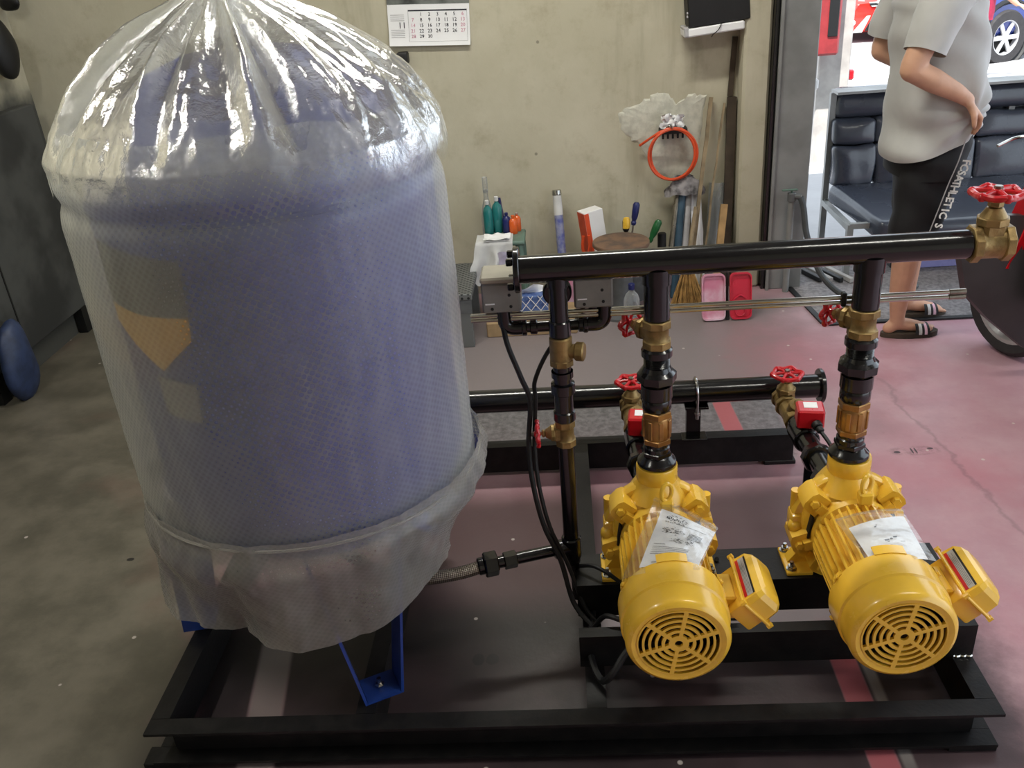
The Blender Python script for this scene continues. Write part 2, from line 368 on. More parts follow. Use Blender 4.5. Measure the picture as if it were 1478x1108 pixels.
def wall_mat(left=False):
    t = NT('stained_wall_left' if left else 'stained_wall'); P = t.n('ShaderNodeNewGeometry').outputs['Position']; x, y, z = t.xyz(P)
    big = t.noise(P, 1.6, 5, .6); mid = t.noise(P, 6, 6, .7); st = t.n('ShaderNodeMapping', None, Vector=P, Scale=(9, 9, 1.1)); run = t.noise(st, 1, 4, .6)
    col = t.mix(t.ramp(big, .35, .7), lin((180, 174, 152)), lin((196, 190, 170)))
    col = t.mix(t.math('MULTIPLY', t.ramp(mid, .48, .8), .55), col, lin((146, 136, 110)))
    col = t.mix(t.math('MULTIPLY', t.ramp(run, .54, .75), .34), col, lin((128, 120, 98)))
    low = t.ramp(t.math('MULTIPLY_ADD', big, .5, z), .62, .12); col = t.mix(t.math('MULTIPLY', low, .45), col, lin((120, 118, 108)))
    vo = t.n('ShaderNodeTexVoronoi', dict(feature='F1'), Vector=P, Scale=6.).outputs['Distance']
    col = t.mix(t.math('MULTIPLY', t.ramp(vo, .055, .03), .6), col, lin((90, 84, 72)))
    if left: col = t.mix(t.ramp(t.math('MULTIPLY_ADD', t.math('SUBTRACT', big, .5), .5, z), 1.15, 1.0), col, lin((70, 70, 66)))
    t.put(t.b.inputs['Base Color'], col); t.b.inputs['Roughness'].default_value = .8
    t.put(t.b.inputs['Normal'], t.bump(t.math('ADD', big, t.math('MULTIPLY', mid, .5)), .3, .015)); return t.m
def slab_mat():
    t = NT('street_concrete'); P = t.n('ShaderNodeNewGeometry').outputs['Position']
    col = t.mix(t.noise(P, 2, 6, .6), lin((140, 139, 141)), lin((168, 167, 168))); t.put(t.b.inputs['Base Color'], col); t.b.inputs['Roughness'].default_value = .85
    t.put(t.b.inputs['Normal'], t.bump(t.noise(P, 20, 5), .2, .01)); return t.m
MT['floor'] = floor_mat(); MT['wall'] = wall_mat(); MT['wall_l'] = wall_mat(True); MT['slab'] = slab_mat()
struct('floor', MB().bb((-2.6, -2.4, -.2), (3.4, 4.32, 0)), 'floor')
m = MB(); m.grid(lambda u, v: Vector((-20+60*u, (4.322, 5.2, 6.6, 9, 12, 13, 20, 60)[round(v*7)], (-.004, -.01, -.09, -.28, -.50, -.55, -.60, -.60)[round(v*7)])), 6, 7); struct('floor_street', m, 'slab', ang=180)
g = MB().bb((3.402, -6, -.25), (14, 4.32, -.004)); struct('floor_forecourt', g, 'slab')
struct('wall_back', MB().bb((-2.6, 4.15, 0), (.98, 4.32, 3.0)), 'wall')
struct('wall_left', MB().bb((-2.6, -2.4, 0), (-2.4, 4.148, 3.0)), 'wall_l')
struct('wall_front', MB().bb((-2.398, -2.4, 0), (3.4, -2.2, 3.0)), 'wall')
MT['ceil'] = pm('dusty_ceiling', (150, 148, 138), .9)
struct('ceiling', MB().bb((-2.6, -2.4, 3.0), (3.4, 4.7, 3.12)), 'ceil')
# end column of the back wall, then the steel shutter guide with its dark slot
struct('trim_1', MB().bb((.80, 4.03, 0), (.915, 4.15, 3.0), .012), 'wall')
g = MB(); g.bb((.945, 3.99, 0), (1.10, 4.17, 3.0), .004); post = struct('trim_2', g, 'post')
g = MB(); g.bb((.917, 4.0, 0), (.944, 4.15, 3.0), .002); struct('trim_3', g, 'black')
g = MB(); g.bb((.935, 3.975, 0), (.947, 3.989, 3.0)); struct('trim_4', g, 'post')
# lintel over the open side and far building line across the street
struct('wall_right', MB().bb((3.4, -2.4, 2.5), (3.52, 4.32, 3.0)), 'wall')
struct('trim_5', MB().bb((1.101, 4.0, 2.55), (3.4, 4.3, 3.0)), 'post')
for (l, rz), wh in zip(LAMPS, ('near the back wall', 'near the left wall, unseen and added to light the tank film', 'on the right, towards the open side')):
    t = thing('fluorescent_lamp', 'white fluorescent ceiling batten '+wh, 'lamp', (l[0], l[1], 2.93), 'ceiling battens')
    Rz = Matrix.Rotation(rz, 3, 'Z'); dx = Rz @ Vector((1, 0, 0)); L = Vector(l)
    MB().box(L+Vector((0, 0, .0525)), (1.24, .07, .055), Rz, .006).build('housing', 'white', t)
    MB().cyl(L-dx*.6-Vector((0, 0, .015)), L+dx*.6-Vector((0, 0, .015)), .013).build('tube', 'lampw', t)
    for sx in (-.6, .6): MB().box(L+dx*sx-Vector((0, 0, .005)), (.024, .04, .06), Rz, .003).build('lamp_holder', 'white', t)

# ---------------------------------------------------------------- skid frame
ZT, ZB, FL, TW = .11, .015, .043, .007
sk = thing('skid_frame', 'black welded steel skid frame carrying the tank and the yellow pumps', 'frame', (-.06, 1.9, 0))
def chan(name, a, b, side, z0=ZB, z1=ZT, parent=sk, fl=FL, trim0=0, trim1=0):
    """channel along a-b in plan; side = unit vector the flanges point to; the web stands at the line a-b"""
    a, b, sd = Vector(a).to_3d(), Vector(b).to_3d(), Vector(side).to_3d(); d = (b-a); L = d.length; d.normalize(); m = MB()
    def bar(s0, s1, t0, t1, za, zb):
        P = [a+d*s+sd*t for s, t in ((s0, t0), (s1, t0), (s1, t1), (s0, t1))]
        m.add([(q.x, q.y, za) for q in P]+[(q.x, q.y, zb) for q in P], [[3, 2, 1, 0], [4, 5, 6, 7]]+[[i, (i+1) % 4, 4+(i+1) % 4, 4+i] for i in range(4)])
    bar(0, L, 0, fl, z1-.007, z1); bar(0, L, 0, fl, z0, z0+.007); bar(trim0, L-trim1, 0, TW, z0+.007, z1-.007)
    return m.build(name, 'frame', parent)
chan('channel_beam', (-.963, 1.38), (.848, 1.38), (0, -1), trim0=FL, trim1=FL)
chan('channel_beam', (-.92, 1.381), (-.92, 2.472), (-1, 0))
chan('channel_beam', (.805, 1.381), (.805, 1.86), (1, 0))
chan('channel_beam', (-.963, 2.473), (.70, 2.473), (0, 1))
chan('channel_beam', (.0, 1.381), (.0, 2.472), (1, 0))
chan('channel_beam', (-.46, 1.381), (-.46, 2.472), (-1, 0))
chan('channel_beam', (-.01, 1.500), (.848, 1.500), (0, 1), ZT+.001, .198, fl=.030)
lab(chan('channel_beam', (-.01, 1.665), (.848, 1.665), (0, 1), ZT+.001, .205, fl=.115), 'wide cross beam under the pump feet')
chan('channel_beam', (.805, 1.862), (.044, 1.862), (0, 1), ZB, ZT)
for x, y in ((-.94, 1.36), (.80, 1.36), (-.94, 2.49), (.66, 2.49)):
    MB().bb((x-.05, y-.02, 0), (x+.05, y+.03, ZB-.0005), .002).build('shim_plate', 'frame', sk)
# weld beads where the raised beam meets the right beam
g = MB(); g.tube([(.806+.004*i, 1.499+.0015*math.sin(i*2), ZT+.003) for i in range(11)], .0035, 6); g.build('weld_bead', 'chrome', sk)

# ---------------------------------------------------------------- pressure tank under its wrapping
TX, TY = -.615, 1.77
tk = thing('pressure_tank', 'blue upright pressure tank standing wrapped in bubble film on the skid', 'tank', (TX, TY, ZT))
R = .338; SX_ = .018
prof = [(0, .365), (.09, .37), (.18, .395), (.26, .435), (.315, .48), (R, .545), (R, .57), (R+.004, .572), (R+.004, .58), (R, .582), (R, 1.19), (R+.004, 1.192), (R+.004, 1.20), (R, 1.202),
        (.33, 1.26), (.30, 1.315), (.25, 1.365), (.19, 1.405), (.11, 1.435), (.05, 1.446), (.05, 1.47), (.03, 1.48), (0, 1.48)]
MB().lathe(prof, (TX+SX_, TY, 0), (0, 0, 1), 72).build('shell', 'blue', tk)
MB().cyl((TX, TY, .30), (TX, TY, .37), .03).build('bottom_outlet', 'black', tk)
def onshell(a, z, r): a = math.radians(a); return Vector((TX+SX_+r*math.cos(a), TY+r*math.sin(a), z))
def patch(poly, r, mat, name, label):
    """sticker: polygon in (degrees, z) bent round the shell"""
    m = MB(); n = 10
    top, bot = poly
    def at(L, u):
        x = u*(len(L)-1); i = min(int(x), len(L)-2); t = x-i; return [L[i][j]*(1-t)+L[i+1][j]*t for j in (0, 1)]
    def fn(u, v):
        p, q = at(top, u), at(bot, u); return onshell(p[0]*(1-v)+q[0]*v, p[1]*(1-v)+q[1]*v, r)
    m.grid(fn, 4*(len(top)-1), 6)
    return lab(m.build(name, mat, tk), label)
patch(([(-140, 1.155), (-120, 1.145), (-101, 1.135)], [(-140, 1.03), (-120, 1.025), (-102.5, 1.03)]), R+.006, 'lab1', 'sticker', 'dark grey upper half of the large sticker')
patch(([(-140, 1.03), (-120, 1.025), (-102.5, 1.03)], [(-140, .99), (-118, .915), (-103.5, .985)]), R+.006, 'lab2', 'sticker', 'yellow pointed lower half of the large sticker')
patch(([(-122, .90), (-106, .895)], [(-122, .82), (-107, .812)]), R+.006, 'lab3', 'sticker', 'small grey-beige rectangular sticker')
def tank_leg(a):
    a = math.radians(a); rd = Vector((math.cos(a), math.sin(a), 0)); td = Vector((-math.sin(a), math.cos(a), 0)); o = Vector((TX, TY, 0))
    m = MB()
    def pl(pts, thick, nrm):
        P = [o+rd*r_+td*t_+Vector((0, 0, z_)) for r_, t_, z_ in pts]; nv = Vector(nrm)*thick; n_ = len(P)
        m.add(P+[q+nv for q in P], [list(range(n_)), list(range(n_, 2*n_))[::-1]]+[[i, (i+1) % n_, n_+(i+1) % n_, n_+i] for i in range(n_)])
    pl([(.315, -.038, ZT+.001), (.39, -.038, ZT+.001), (.39, .038, ZT+.001), (.315, .038, ZT+.001)], .006, (0, 0, 1))
    for s in (-1, 1):
        pl([(.318, s*.038, ZT+.001), (.39, s*.038, ZT+.001), (.345, s*.10, .52), (.285, s*.10, .52)], .006, td*s)
    lg = m.build('leg', 'leg', tk)
    b = MB(); q = o+rd*.352; b.hexp((q.x, q.y, ZT+.007), (q.x, q.y, ZT+.016), .011); b.cyl((q.x, q.y, ZT+.016), (q.x, q.y, ZT+.03), .005, n=10); b.build('bolt', 'chrome', lg)
for a in (-64, 191, 56): tank_leg(a)

wr = thing('plastic_wrap', 'crumpled clear film and bubble wrap bagged over the blue tank', 'wrapping', (TX, TY, .25))
def ns(x, y, z): return noise.noise(Vector((x, y, z)))
def cylp(r, a, z): return Vector((TX+r*math.cos(a), TY+r*math.sin(a), z))
TP = [(1.20, .384), (1.25, .381), (1.29, .374), (1.33, .352), (1.37, .322), (1.41, .282), (1.45, .232), (1.485, .178), (1.515, .12), (1.54, .072), (1.555, .045), (1.575, .036), (1.60, .05), (1.65, .085), (1.69, .10)]
def interp(T, x):
    for (a, b), (c, d) in zip(T, T[1:]):
        if x <= c: return b+(d-b)*max(0, (x-a))/(c-a)
    return T[-1][1]
def sleeve(u, v):
    a = 2*PI*u; z = .50+v*(.835+.02*ns(2*math.cos(a), 2*math.sin(a), 3))
    r = min(.374, interp(TP, max(1.2, z))-.012) + .006*ns(3*math.cos(a), 3*math.sin(a), z*2.5) + .0025*ns(14*math.cos(a), 14*math.sin(a), z*10) + .018*max(0, -math.cos(a-math.radians(10)))*0
    r -= .010*math.exp(-((z-1.21)/.02)**2)
    r += .008*math.cos(a)+.008*max(0, -math.cos(a))
    return cylp(r, a, z)
m = MB(); m.grid(lambda u, v: sleeve(u, v), 200, 110, lambda u, v: (u*2.4, v*.76), True); m.build('bubble_sleeve', 'bubble', wr, 180)
def topfilm(u, v):
    a = 2*PI*u; z0 = 1.218+.472*v+(1-v)**6*.03*ns(2.2*math.cos(a), 2.2*math.sin(a), 11); r = interp(TP, z0); k = min(1, max(0, (z0-1.24)/.2))
    # gathers: ridges running up to the tie, plus crumples
    ph = a+.25*ns(math.cos(a)*2, math.sin(a)*2, z0*3)
    fold = math.sin(ph*9+1.5*ns(4*math.cos(a), 4*math.sin(a), .3))*.5+.5*math.sin(ph*17+2)+.5*abs(math.sin(ph*6.5+z0*2))-.3
    amp = .022*k*min(1, r/.15+.15)
    c = .010*ns(9*math.cos(a), 9*math.sin(a), z0*14)+.007*ns(24*math.cos(a), 24*math.sin(a), z0*30)+.004*abs(ns(50*math.cos(a), 50*math.sin(a), z0*60))
    rr_ = r+fold*amp*.8+c*(.25+.75*k)*min(1, r/.1)
    return cylp(rr_+.012*math.cos(a)*min(1, r/.3), a, z0+.016*fold*k*min(1, r/.2)-.01*k)
m = MB(); m.grid(topfilm, 360, 150, lambda u, v: (u*2.4, v*.6), True); lab(m.build('top_film', 'filmtop', wr, 180), 'shiny crumpled clear bag gathered over the dome')
ties = MB(); ties.tube([cylp(.044+.003*math.sin(5*t), t, 1.572+.004*math.sin(2*t)) for t in [2*PI*i/40 for i in range(40)]], .005, 8, True); ties.build('tie_band', 'white', wr)
LEGA = [math.radians(a) for a in (-64, 191, 56)]
def skirt(u, v):
    a = 2*PI*u; z1 = .565
    tri = max(.5, max(math.cos(a-b) for b in LEGA))            # 1 at a leg, .5 between the legs
    hem = .318-.075*math.cos(a-math.radians(205))+.012*ns(2*math.cos(a), 2*math.sin(a), 5)
    z = z1+(hem-z1)*v
    rtri = .235+(.402-.235)*((tri-.5)/.5)**.7
    rtop = .383+.016*math.exp(-((v-.28)/.16)**2); k = min(1, max(0, (v-.25)/.75)); k = k*k*(3-2*k)
    r = rtop*(1-k)+rtri*k
    r += .008*ns(6*math.cos(a), 6*math.sin(a), z*9)+.006*math.sin(a*11+3*ns(3*math.cos(a), 3*math.sin(a), 0))*min(1, v*2)+.004*ns(20*math.cos(a), 20*math.sin(a), z*26)
    return cylp(r+.012*math.cos(a)*(1-k), a, z)
m = MB(); m.grid(skirt, 260, 60, lambda u, v: (u*2.4, -v*.32), True); lab(m.build('skirt', 'skirt', wr, 180), 'loose bubble film hanging round the tank legs')
m = MB(); m.tube([cylp(.386+.012*math.cos(t), t, .548+.003*math.sin(3*t)) for t in [2*PI*i/90 for i in range(90)]], .0035, 6, True); m.build('lower_seam', 'skirt', wr)
# ---------------------------------------------------------------- discharge header and risers
YR, ZH = 1.735, .978
X1, X2, X3 = -.018, .186, .614
hd = thing('discharge_header', 'long black header pipe across the top of the pump risers', 'pipe', (.35, YR, ZH-.03))
MB().cyl((-.094, YR, ZH), (.802, YR, ZH), .029, n=28).build('pipe', 'black', hd)
g = MB(); g.cyl((-.106, YR, ZH), (-.094, YR, ZH), .048, n=28, bev=.002); fl = g.build('end_flange', 'black', hd)
for k in range(4):
    a = PI/4+k*PI/2; q = Vector((0, math.cos(a)*.037, math.sin(a)*.037)); b = MB()
    b.hexp(Vector((-.12, YR, ZH))+q, Vector((-.1065, YR, ZH))+q, .008, .002); b.build('bolt', 'black', fl)
for x in (X2, X3):
    g = MB(); g.cyl((x, YR, .855), (x, YR, ZH-.012), .0275, n=24); g.cyl((x, YR, ZH-.045), (x, YR, ZH-.012), .031, .0315, n=24); g.build('branch_stub', 'black', hd)
g = MB(); g.cyl((X1, YR, .862), (X1, YR, ZH-.01), .0195, n=24); g.cyl((X1, YR, ZH-.04), (X1, YR, ZH-.012), .0225, n=24); g.build('branch_stub', 'black', hd)

def wheel(m, r, t=.006, lobes=6):
    """gate-valve handwheel in the xy plane at the origin: scalloped rim, spokes, hub"""
    n = 48
    m.tube([((r+.0028*math.cos(lobes*a))*math.cos(a), (r+.0028*math.cos(lobes*a))*math.sin(a), .0015*math.cos(lobes*a)) for a in [2*PI*i/n for i in range(n)]], t, 8, True)
    for k in range(lobes):
        a = 2*PI*k/lobes; m.tube([(0, 0, .003), (r*.5*math.cos(a), r*.5*math.sin(a), .004), (r*math.cos(a), r*math.sin(a), 0)], [t*.9, t*.7, t*.8], 8)
        m.ball((r*1.05*math.cos(a), r*1.05*math.sin(a), 0), t*1.35, 5)
    m.cyl((0, 0, -.006), (0, 0, .009), r*.28, n=16, bev=.002)
def gate_valve(name, label, loc, axis_rot, rv, L, wr_, brass='brass', stem=(.0, 0, 1), big=1.0):
    """gate valve modelled with the pipe along local z' and the stem along local y'; axis_rot maps (pipe, stem) into the world"""
    t = thing(name, label, 'valve', loc, None)
    pz, st = [Vector(q).normalized() for q in axis_rot]; st = (st-pz*st.dot(pz)).normalized(); sx = st.cross(pz)
    Rm = Matrix((sx, st, pz)).transposed(); o = Vector(loc)
    def put(m): m.v = [Rm @ q + o for q in m.v]; return m
    b = MB(); h = L/2
    for s in (-1, 1):
        b.cyl((0, 0, s*h), (0, 0, s*(h-.018*big)), rv*1.06, None, 8, .002, PI/8)
    b.lathe([(rv*.92, -h+.018*big), (rv*.86, -h*.35), (rv*.86, h*.35), (rv*.92, h-.018*big)], (0, 0, 0), (0, 0, 1), 20)
    b.box((0, rv*.5, 0), (rv*1.3, rv*1.5, L*.55), None, rv*.2)
    body = put(b).build('body', brass, t)
    b = MB(); y0 = rv*1.05; hb = rv*1.0
    b.cyl((0, y0, 0), (0, y0+hb*.45, 0), rv*.86, n=8, bev=.002); b.cyl((0, y0+hb*.45, 0), (0, y0+hb*.95, 0), rv*.72, rv*.42, n=20)
    b.hexp((0, y0+hb*.95, 0), (0, y0+hb*1.35, 0), rv*.40); put(b).build('bonnet', brass, t)
    yw = y0+hb*1.35+wr_*.32
    b = MB(); b.cyl((0, y0+hb*1.3, 0), (0, yw+.008, 0), rv*.16, n=10); put(b).build('stem', 'brass2', t)
    b = MB(); wheel(b, wr_, wr_*.16); b.v = [Vector((q.x, yw+q.z, -q.y)) for q in b.v]; hw = put(b).build('handwheel', 'red', t)
    b = MB(); b.hexp((0, yw+.008, 0), (0, yw+.015, 0), wr_*.2, .001); put(b).build('wheel_nut', 'steel', hw)
    return t
def fitting_stack(x, label, y=YR):
    t = thing('union_coupling', label, 'pipe fitting', (x, y, .64), 'black union couplings on the pump risers')
    m = MB(); m.cyl((x, y, .764), (x, y, .788), .0335, n=24, bev=.005); m.build('bushing', 'black', t)
    m = MB(); m.tube([(x, y, .742+.023*i/22) for i in range(23)], [.0275+.0012*math.sin(i*PI/2) for i in range(23)], 20); m.build('threaded_neck', 'black', t)
    m = MB(); m.cyl((x, y, .701), (x, y, .736), .043, None, 8, .009); m.cyl((x, y, .734), (x, y, .744), .034, .029, n=20); m.build('union_nut', 'black', t)
    m = MB(); m.lathe([(0, .6365), (.029, .6365), (.0325, .642), (.0325, .660), (.031, .665), (.0345, .669), (.0345, .70), (0, .702)], (x, y, 0), (0, 0, 1), 24); m.build('tail_piece', 'black', t)
    return t
def check_valve(x, label, y=YR):
    t = thing('check_valve', label, 'valve', (x, y, .552), 'brass check valves above the pumps')
    MB().hexp((x, y, .620), (x, y, .636), .034, .002).build('end_hex', 'brass2', t); MB().hexp((x, y, .553), (x, y, .567), .033, .002).build('end_hex', 'brass2', t)
    m = MB(); m.lathe([(.029, .566), (.0305, .570), (.0305, .617), (.029, .621)], (x, y, 0), (0, 0, 1), 24)
    for k in range(8):
        a = k*PI/4+.2; m.box((x+.0305*math.cos(a), y+.0305*math.sin(a), .594), (.006, .010, .044), Matrix.Rotation(a, 3, 'Z'), .001)
    m.build('body', 'brass2', t); return t
def nipple(x, label, y=YR):
    t = thing('reducer_nipple', label, 'pipe fitting', (x, y, .498), 'black reducers screwed into the pump outlets')
    m = MB(); m.lathe([(0, .555), (.0275, .555), (.0275, .546), (.030, .543), (.030, .532), (.0285, .53), (.0285, .521), (.033, .518), (.038, .511), (.0435, .506), (.0445, .4995), (0, .499)], (x, y, 0), (0, 0, 1), 28)
    m.build('reducer', 'black', t)
    m = MB(); m.hexp((x, y, .521), (x, y, .533), .0345, .002); m.build('hex_collar', 'black', t); return t
for x, w in ((X2, 'left'), (X3, 'right')):
    gate_valve('gate_valve', f'brass gate valve high on the {w} pump riser, its red wheel turned to the wall', (x, YR, .82), ((0, 0, 1), (-.62, .78, 0)), .030, .064, .028)
    fitting_stack(x, f'black threaded union coupling above the {w} yellow pump')
    check_valve(x, f'fluted brass check valve just above the {w} yellow pump')
    nipple(x, f'black reducer nipple screwed into the outlet of the {w} yellow pump')
gate_valve('gate_valve', 'large brass gate valve with red handwheel on the right end of the top header', (.842, YR, ZH), ((1, 0, 0), (0, 0, 1)), .036, .078, .043)

# ---------------------------------------------------------------- bypass riser on the left
br = thing('bypass_riser', 'thin black vertical pipe with tees running down to the flexible hose', 'pipe', (X1, YR, .25))
m = MB(); m.cyl((X1, YR, .825), (X1, YR, .862), .0235, n=24, bev=.003); m.cyl((X1, YR, .84), (X1, YR+.045, .84), .021, n=20, bev=.002); m.build('cross_tee', 'black', br)
m = MB(); m.cyl((X1, YR, .742), (X1, YR, .756), .020, n=20); m.lathe([(.024, .742), (.024, .728), (.020, .726), (.020, .715), (.0265, .712), (.0265, .69), (.021, .686), (.021, .645), (.0245, .642), (.0245, .622), (0, .622)], (X1, YR, 0), (0, 0, 1), 24); m.build('union', 'black', br)
MB().cyl((X1, YR, .295), (X1, YR, .555), .0185, n=24).build('pipe', 'black', br)
m = MB(); m.cyl((X1, YR, .24), (X1, YR, .298), .0235, n=24, bev=.003); m.cyl((X1, YR, .245), (X1, YR, .225), .02, n=16); m.build('bottom_tee', 'black', br)
T0 = Vector((X1, YR, .268)); T1 = Vector((-.198, YR-.052, .268)); dv = (T1-T0).normalized()
m = MB(); m.cyl(T0, T0+dv*.045, .0225, n=20, bev=.003); m.cyl(T0+dv*.04, T1, .0145, n=20); m.build('branch_pipe', 'black', br)
m = MB(); m.tube([(X1+.005, YR, .225), (X1+.008, YR+.002, .11)], .012, 10); m.build('drain_stub', 'black', br)
# horizontal cross arms holding two pressure switches
YA = 1.785
ar = thing('switch_manifold', 'short black cross pipe with upturned elbows behind the left riser', 'pipe', (X1, YA, .80))
m = MB(); m.cyl((-.115, YA, .828), (.062, YA, .828), .0125, n=18); m.build('cross_pipe', 'black', ar)
for s, xe in ((-1, -.135), (1, .077)):
    m = MB(); m.tube(spline([(xe-s*.035, YA, .828), (xe-s*.012, YA, .829), (xe, YA, .84), (xe+s*.002, YA, .862), (xe+s*.002, YA, .872)], 4), .017, 14)
    m.cyl((xe-s*.045, YA, .828), (xe-s*.034, YA, .828), .0195, n=16, bev=.002); m.build('elbow', 'black', ar)
for x in (-.075, .03): MB().cyl((x-.008, YA, .828), (x+.008, YA, .828), .0175, n=14, bev=.002).build('collar', 'black', ar)
def pswitch(x, label):
    t = thing('pressure_switch', label, 'switch', (x, YA, .873), 'grey pressure switches behind the header')
    MB().bb((x-.041, YA-.035, .878), (x+.041, YA+.05, .944), .004).build('cover', 'greybox', t)
    MB().bb((x-.042, YA-.036, .944), (x+.042, YA+.051, .957), .004).build('lid', 'beige', t)
    MB().cyl((x, YA, .868), (x, YA, .878), .014, n=12).build('base_nut', 'black', t)
    for dx, dz in ((-.02, .888), (.018, .918), (.02, .892)): MB().cyl((x+dx, YA-.0362, dz), (x+dx, YA-.034, dz), .0034, n=10).build('screw', 'dark', t)
    MB().bb((x-.034, YA-.0362, .898), (x-.014, YA-.0345, .901)).build('mark', 'white', t)
pswitch(-.139, 'grey pressure switch box to the left of the header flange')
pswitch(.056, 'grey pressure switch box right of the thin left riser')
t = thing('pressure_gauge', 'round black pressure gauge seen from behind at the left riser', 'gauge', (X1, YR+.028, .90))
MB().cyl((X1-.002, YR+.024, .912), (X1-.002, YR+.048, .912), .031, n=28, bev=.004).build('case', 'black', t)
MB().cyl((X1-.002, YR+.036, .87), (X1-.002, YR+.036, .884), .008, n=10).build('stem', 'brass', t)
t = thing('brass_tee', 'brass tee with capped side port on the thin left riser', 'pipe fitting', (X1, YR, .757))
m = MB(); m.cyl((X1, YR, .757), (X1, YR, .824), .0245, n=20, bev=.003); m.cyl((X1, YR, .757), (X1, YR, .772), .027, None, 8, .002, PI/8); m.build('body', 'brass', t)
m = MB(); m.cyl((X1, YR, .79), (X1+.034, YR-.008, .79), .016, n=18); m.cyl((X1+.03, YR-.007, .79), (X1+.05, YR-.012, .79), .021, None, 10, .003); m.build('side_cap', 'brass', t)
gate_valve('gate_valve', 'small brass gate valve low on the thin left riser, red wheel facing left', (X1, YR, .588), ((0, 0, 1), (-1, -.05, -.05)), .0225, .066, .026)
# braided hose from the tank
t = thing('braided_hose', 'braided steel flexible hose from under the tank to the black pipe', 'hose', (-.35, 1.68, .25))
H0 = T1+dv*.02
MB().tube(spline([H0, (-.29, 1.655, .262), (-.38, 1.648, .258), (-.47, 1.67, .262), (-.56, 1.73, .27), (TX, TY, .285)], 6), .0155, 16).build('braid', 'braid', t)
m = MB(); m.hexp(T1-dv*.003, T1+dv*.03, .030, .003); m.cyl(T1+dv*.03, T1+dv*.045, .021, n=16, bev=.002); m.hexp(T1-dv*.05, T1-dv*.018, .021, .002); m.build('union_nut', 'black', t)
m = MB(); m.cyl((TX, TY, .268), (TX, TY, .299), .024, n=16, bev=.004); m.build('end_elbow', 'black', t)
# twin steel tubes tied behind the risers
YT = 1.779
t = thing('sensing_tubes', 'pair of thin steel tubes tied along behind the risers', 'tube', (.31, YT, .84))
for dz in (-.0055, .0055):
    MB().cyl((-.21, YT, .857+dz), (.80, YT, .853+dz), .0048, n=10).build('tube', 'chrome', t)
    MB().cyl((.80, YT, .853+dz), (.833, YT, .853+dz), .006, n=10).build('coupling', 'steel', t)
for x in (-.146, .583, .648): MB().bb((x-.005, YT-.008, .84), (x+.005, YT+.008, .871), .002).build('cable_tie', 'rubber', t)
def cable(pts, r, label, name='cable', k=6, group=None):
    return tag(MB().tube(spline(pts, k), r, 8).build(name, 'rubber'), label, 'cable', group)
cable([(-.147, YA+.02, .876), (-.142, 1.78, .84), (-.133, 1.76, .795), (-.11, 1.76, .717), (-.094, 1.76, .655), (-.104, 1.75, .547), (-.099, 1.73, .451), (-.08, 1.71, .351), (-.045, 1.69, .262), (-.02, 1.66, .16), (.02, 1.62, .122)], .006, 'black cable looping down from the left pressure switch')
cable([(.035, YA+.02, .876), (.03, 1.80, .85), (.005, 1.80, .815), (-.043, 1.79, .771), (-.08, 1.78, .70), (-.082, 1.765, .655), (-.09, 1.75, .547), (-.086, 1.73, .451), (-.066, 1.71, .345), (-.03, 1.695, .25), (.005, 1.66, .15), (.035, 1.63, .122)], .005, 'black cable from the right pressure switch passing behind the brass tee')
cable([(.0, 1.72, .22), (.03, 1.70, .235), (.06, 1.675, .235), (.092, 1.655, .22)], .005, 'short black cable from the left riser to the left pump')
cable([(.02, 1.62, .122), (.03, 1.56, .135), (.015, 1.50, .14), (.035, 1.44, .128), (.06, 1.43, .16), (.085, 1.45, .19), (.12, 1.47, .215), (.16, 1.50, .213)], .008, 'thick black conduit curling over the frame beside the left pump')
cable([(-.01, 1.86, .122), (.005, 1.78, .13), (.03, 1.7, .125), (.02, 1.6, .13), (.05, 1.55, .212), (.1, 1.53, .214), (.20, 1.53, .214), (.34, 1.53, .213)], .006, 'black cable laid along the frame under the left motor')

# ---------------------------------------------------------------- suction header
YS, ZS = 2.49, .272
sh = thing('suction_header', 'black suction header pipe lying low behind the pumps', 'pipe', (.2, YS, ZS-.04))
MB().cyl((-.62, YS, ZS), (.765, YS, ZS), .037, n=28).build('pipe', 'black', sh)
MB().cyl((.765, YS, ZS), (.778, YS, ZS), .054, n=28, bev=.002).build('end_flange', 'black', sh)
MB().cyl((-.633, YS, ZS), (-.62, YS, ZS), .054, n=28, bev=.002).build('end_flange', 'black', sh)
XS = (.18, .642)
for x in XS:
    m = MB(); m.cyl((x, YS-.03, ZS), (x, YS-.062, ZS), .0235, n=20); m.build('branch_stub', 'black', sh)
t = thing('pipe_stand', 'black steel stand clamping the suction header between the two valves', 'support', (.385, YS, ZT))
m = MB(); m.bb((.36, YS-.004, ZT+.001), (.405, YS+.002, ZS-.039)); m.bb((.36, YS+.002, ZT+.001), (.366, YS+.02, ZS-.039)); m.bb((.345, YS-.03, ZT+.0005), (.425, YS+.02, ZT+.006), .002); m.bb((.352, YS-.035, ZS-.047), (.425, YS+.038, ZS-.0385), .001); m.build('post', 'black', t)
m = MB(); m.tube([(.388, YS-.043, ZS-.075), (.388, YS-.043, ZS)]+[(.388, YS-.043*math.cos(a), ZS+.043*math.sin(a)) for a in [PI*i/12 for i in range(1, 12)]]+[(.388, YS+.043, ZS), (.388, YS+.043, ZS-.06)], .005, 8); m.build('u_bolt', 'chrome', t)
for s in (-1, 1): MB().hexp((.388, YS+s*.043, ZS-.062), (.388, YS+s*.043, ZS-.052), .009, .001).build('nut', 'chrome', t)
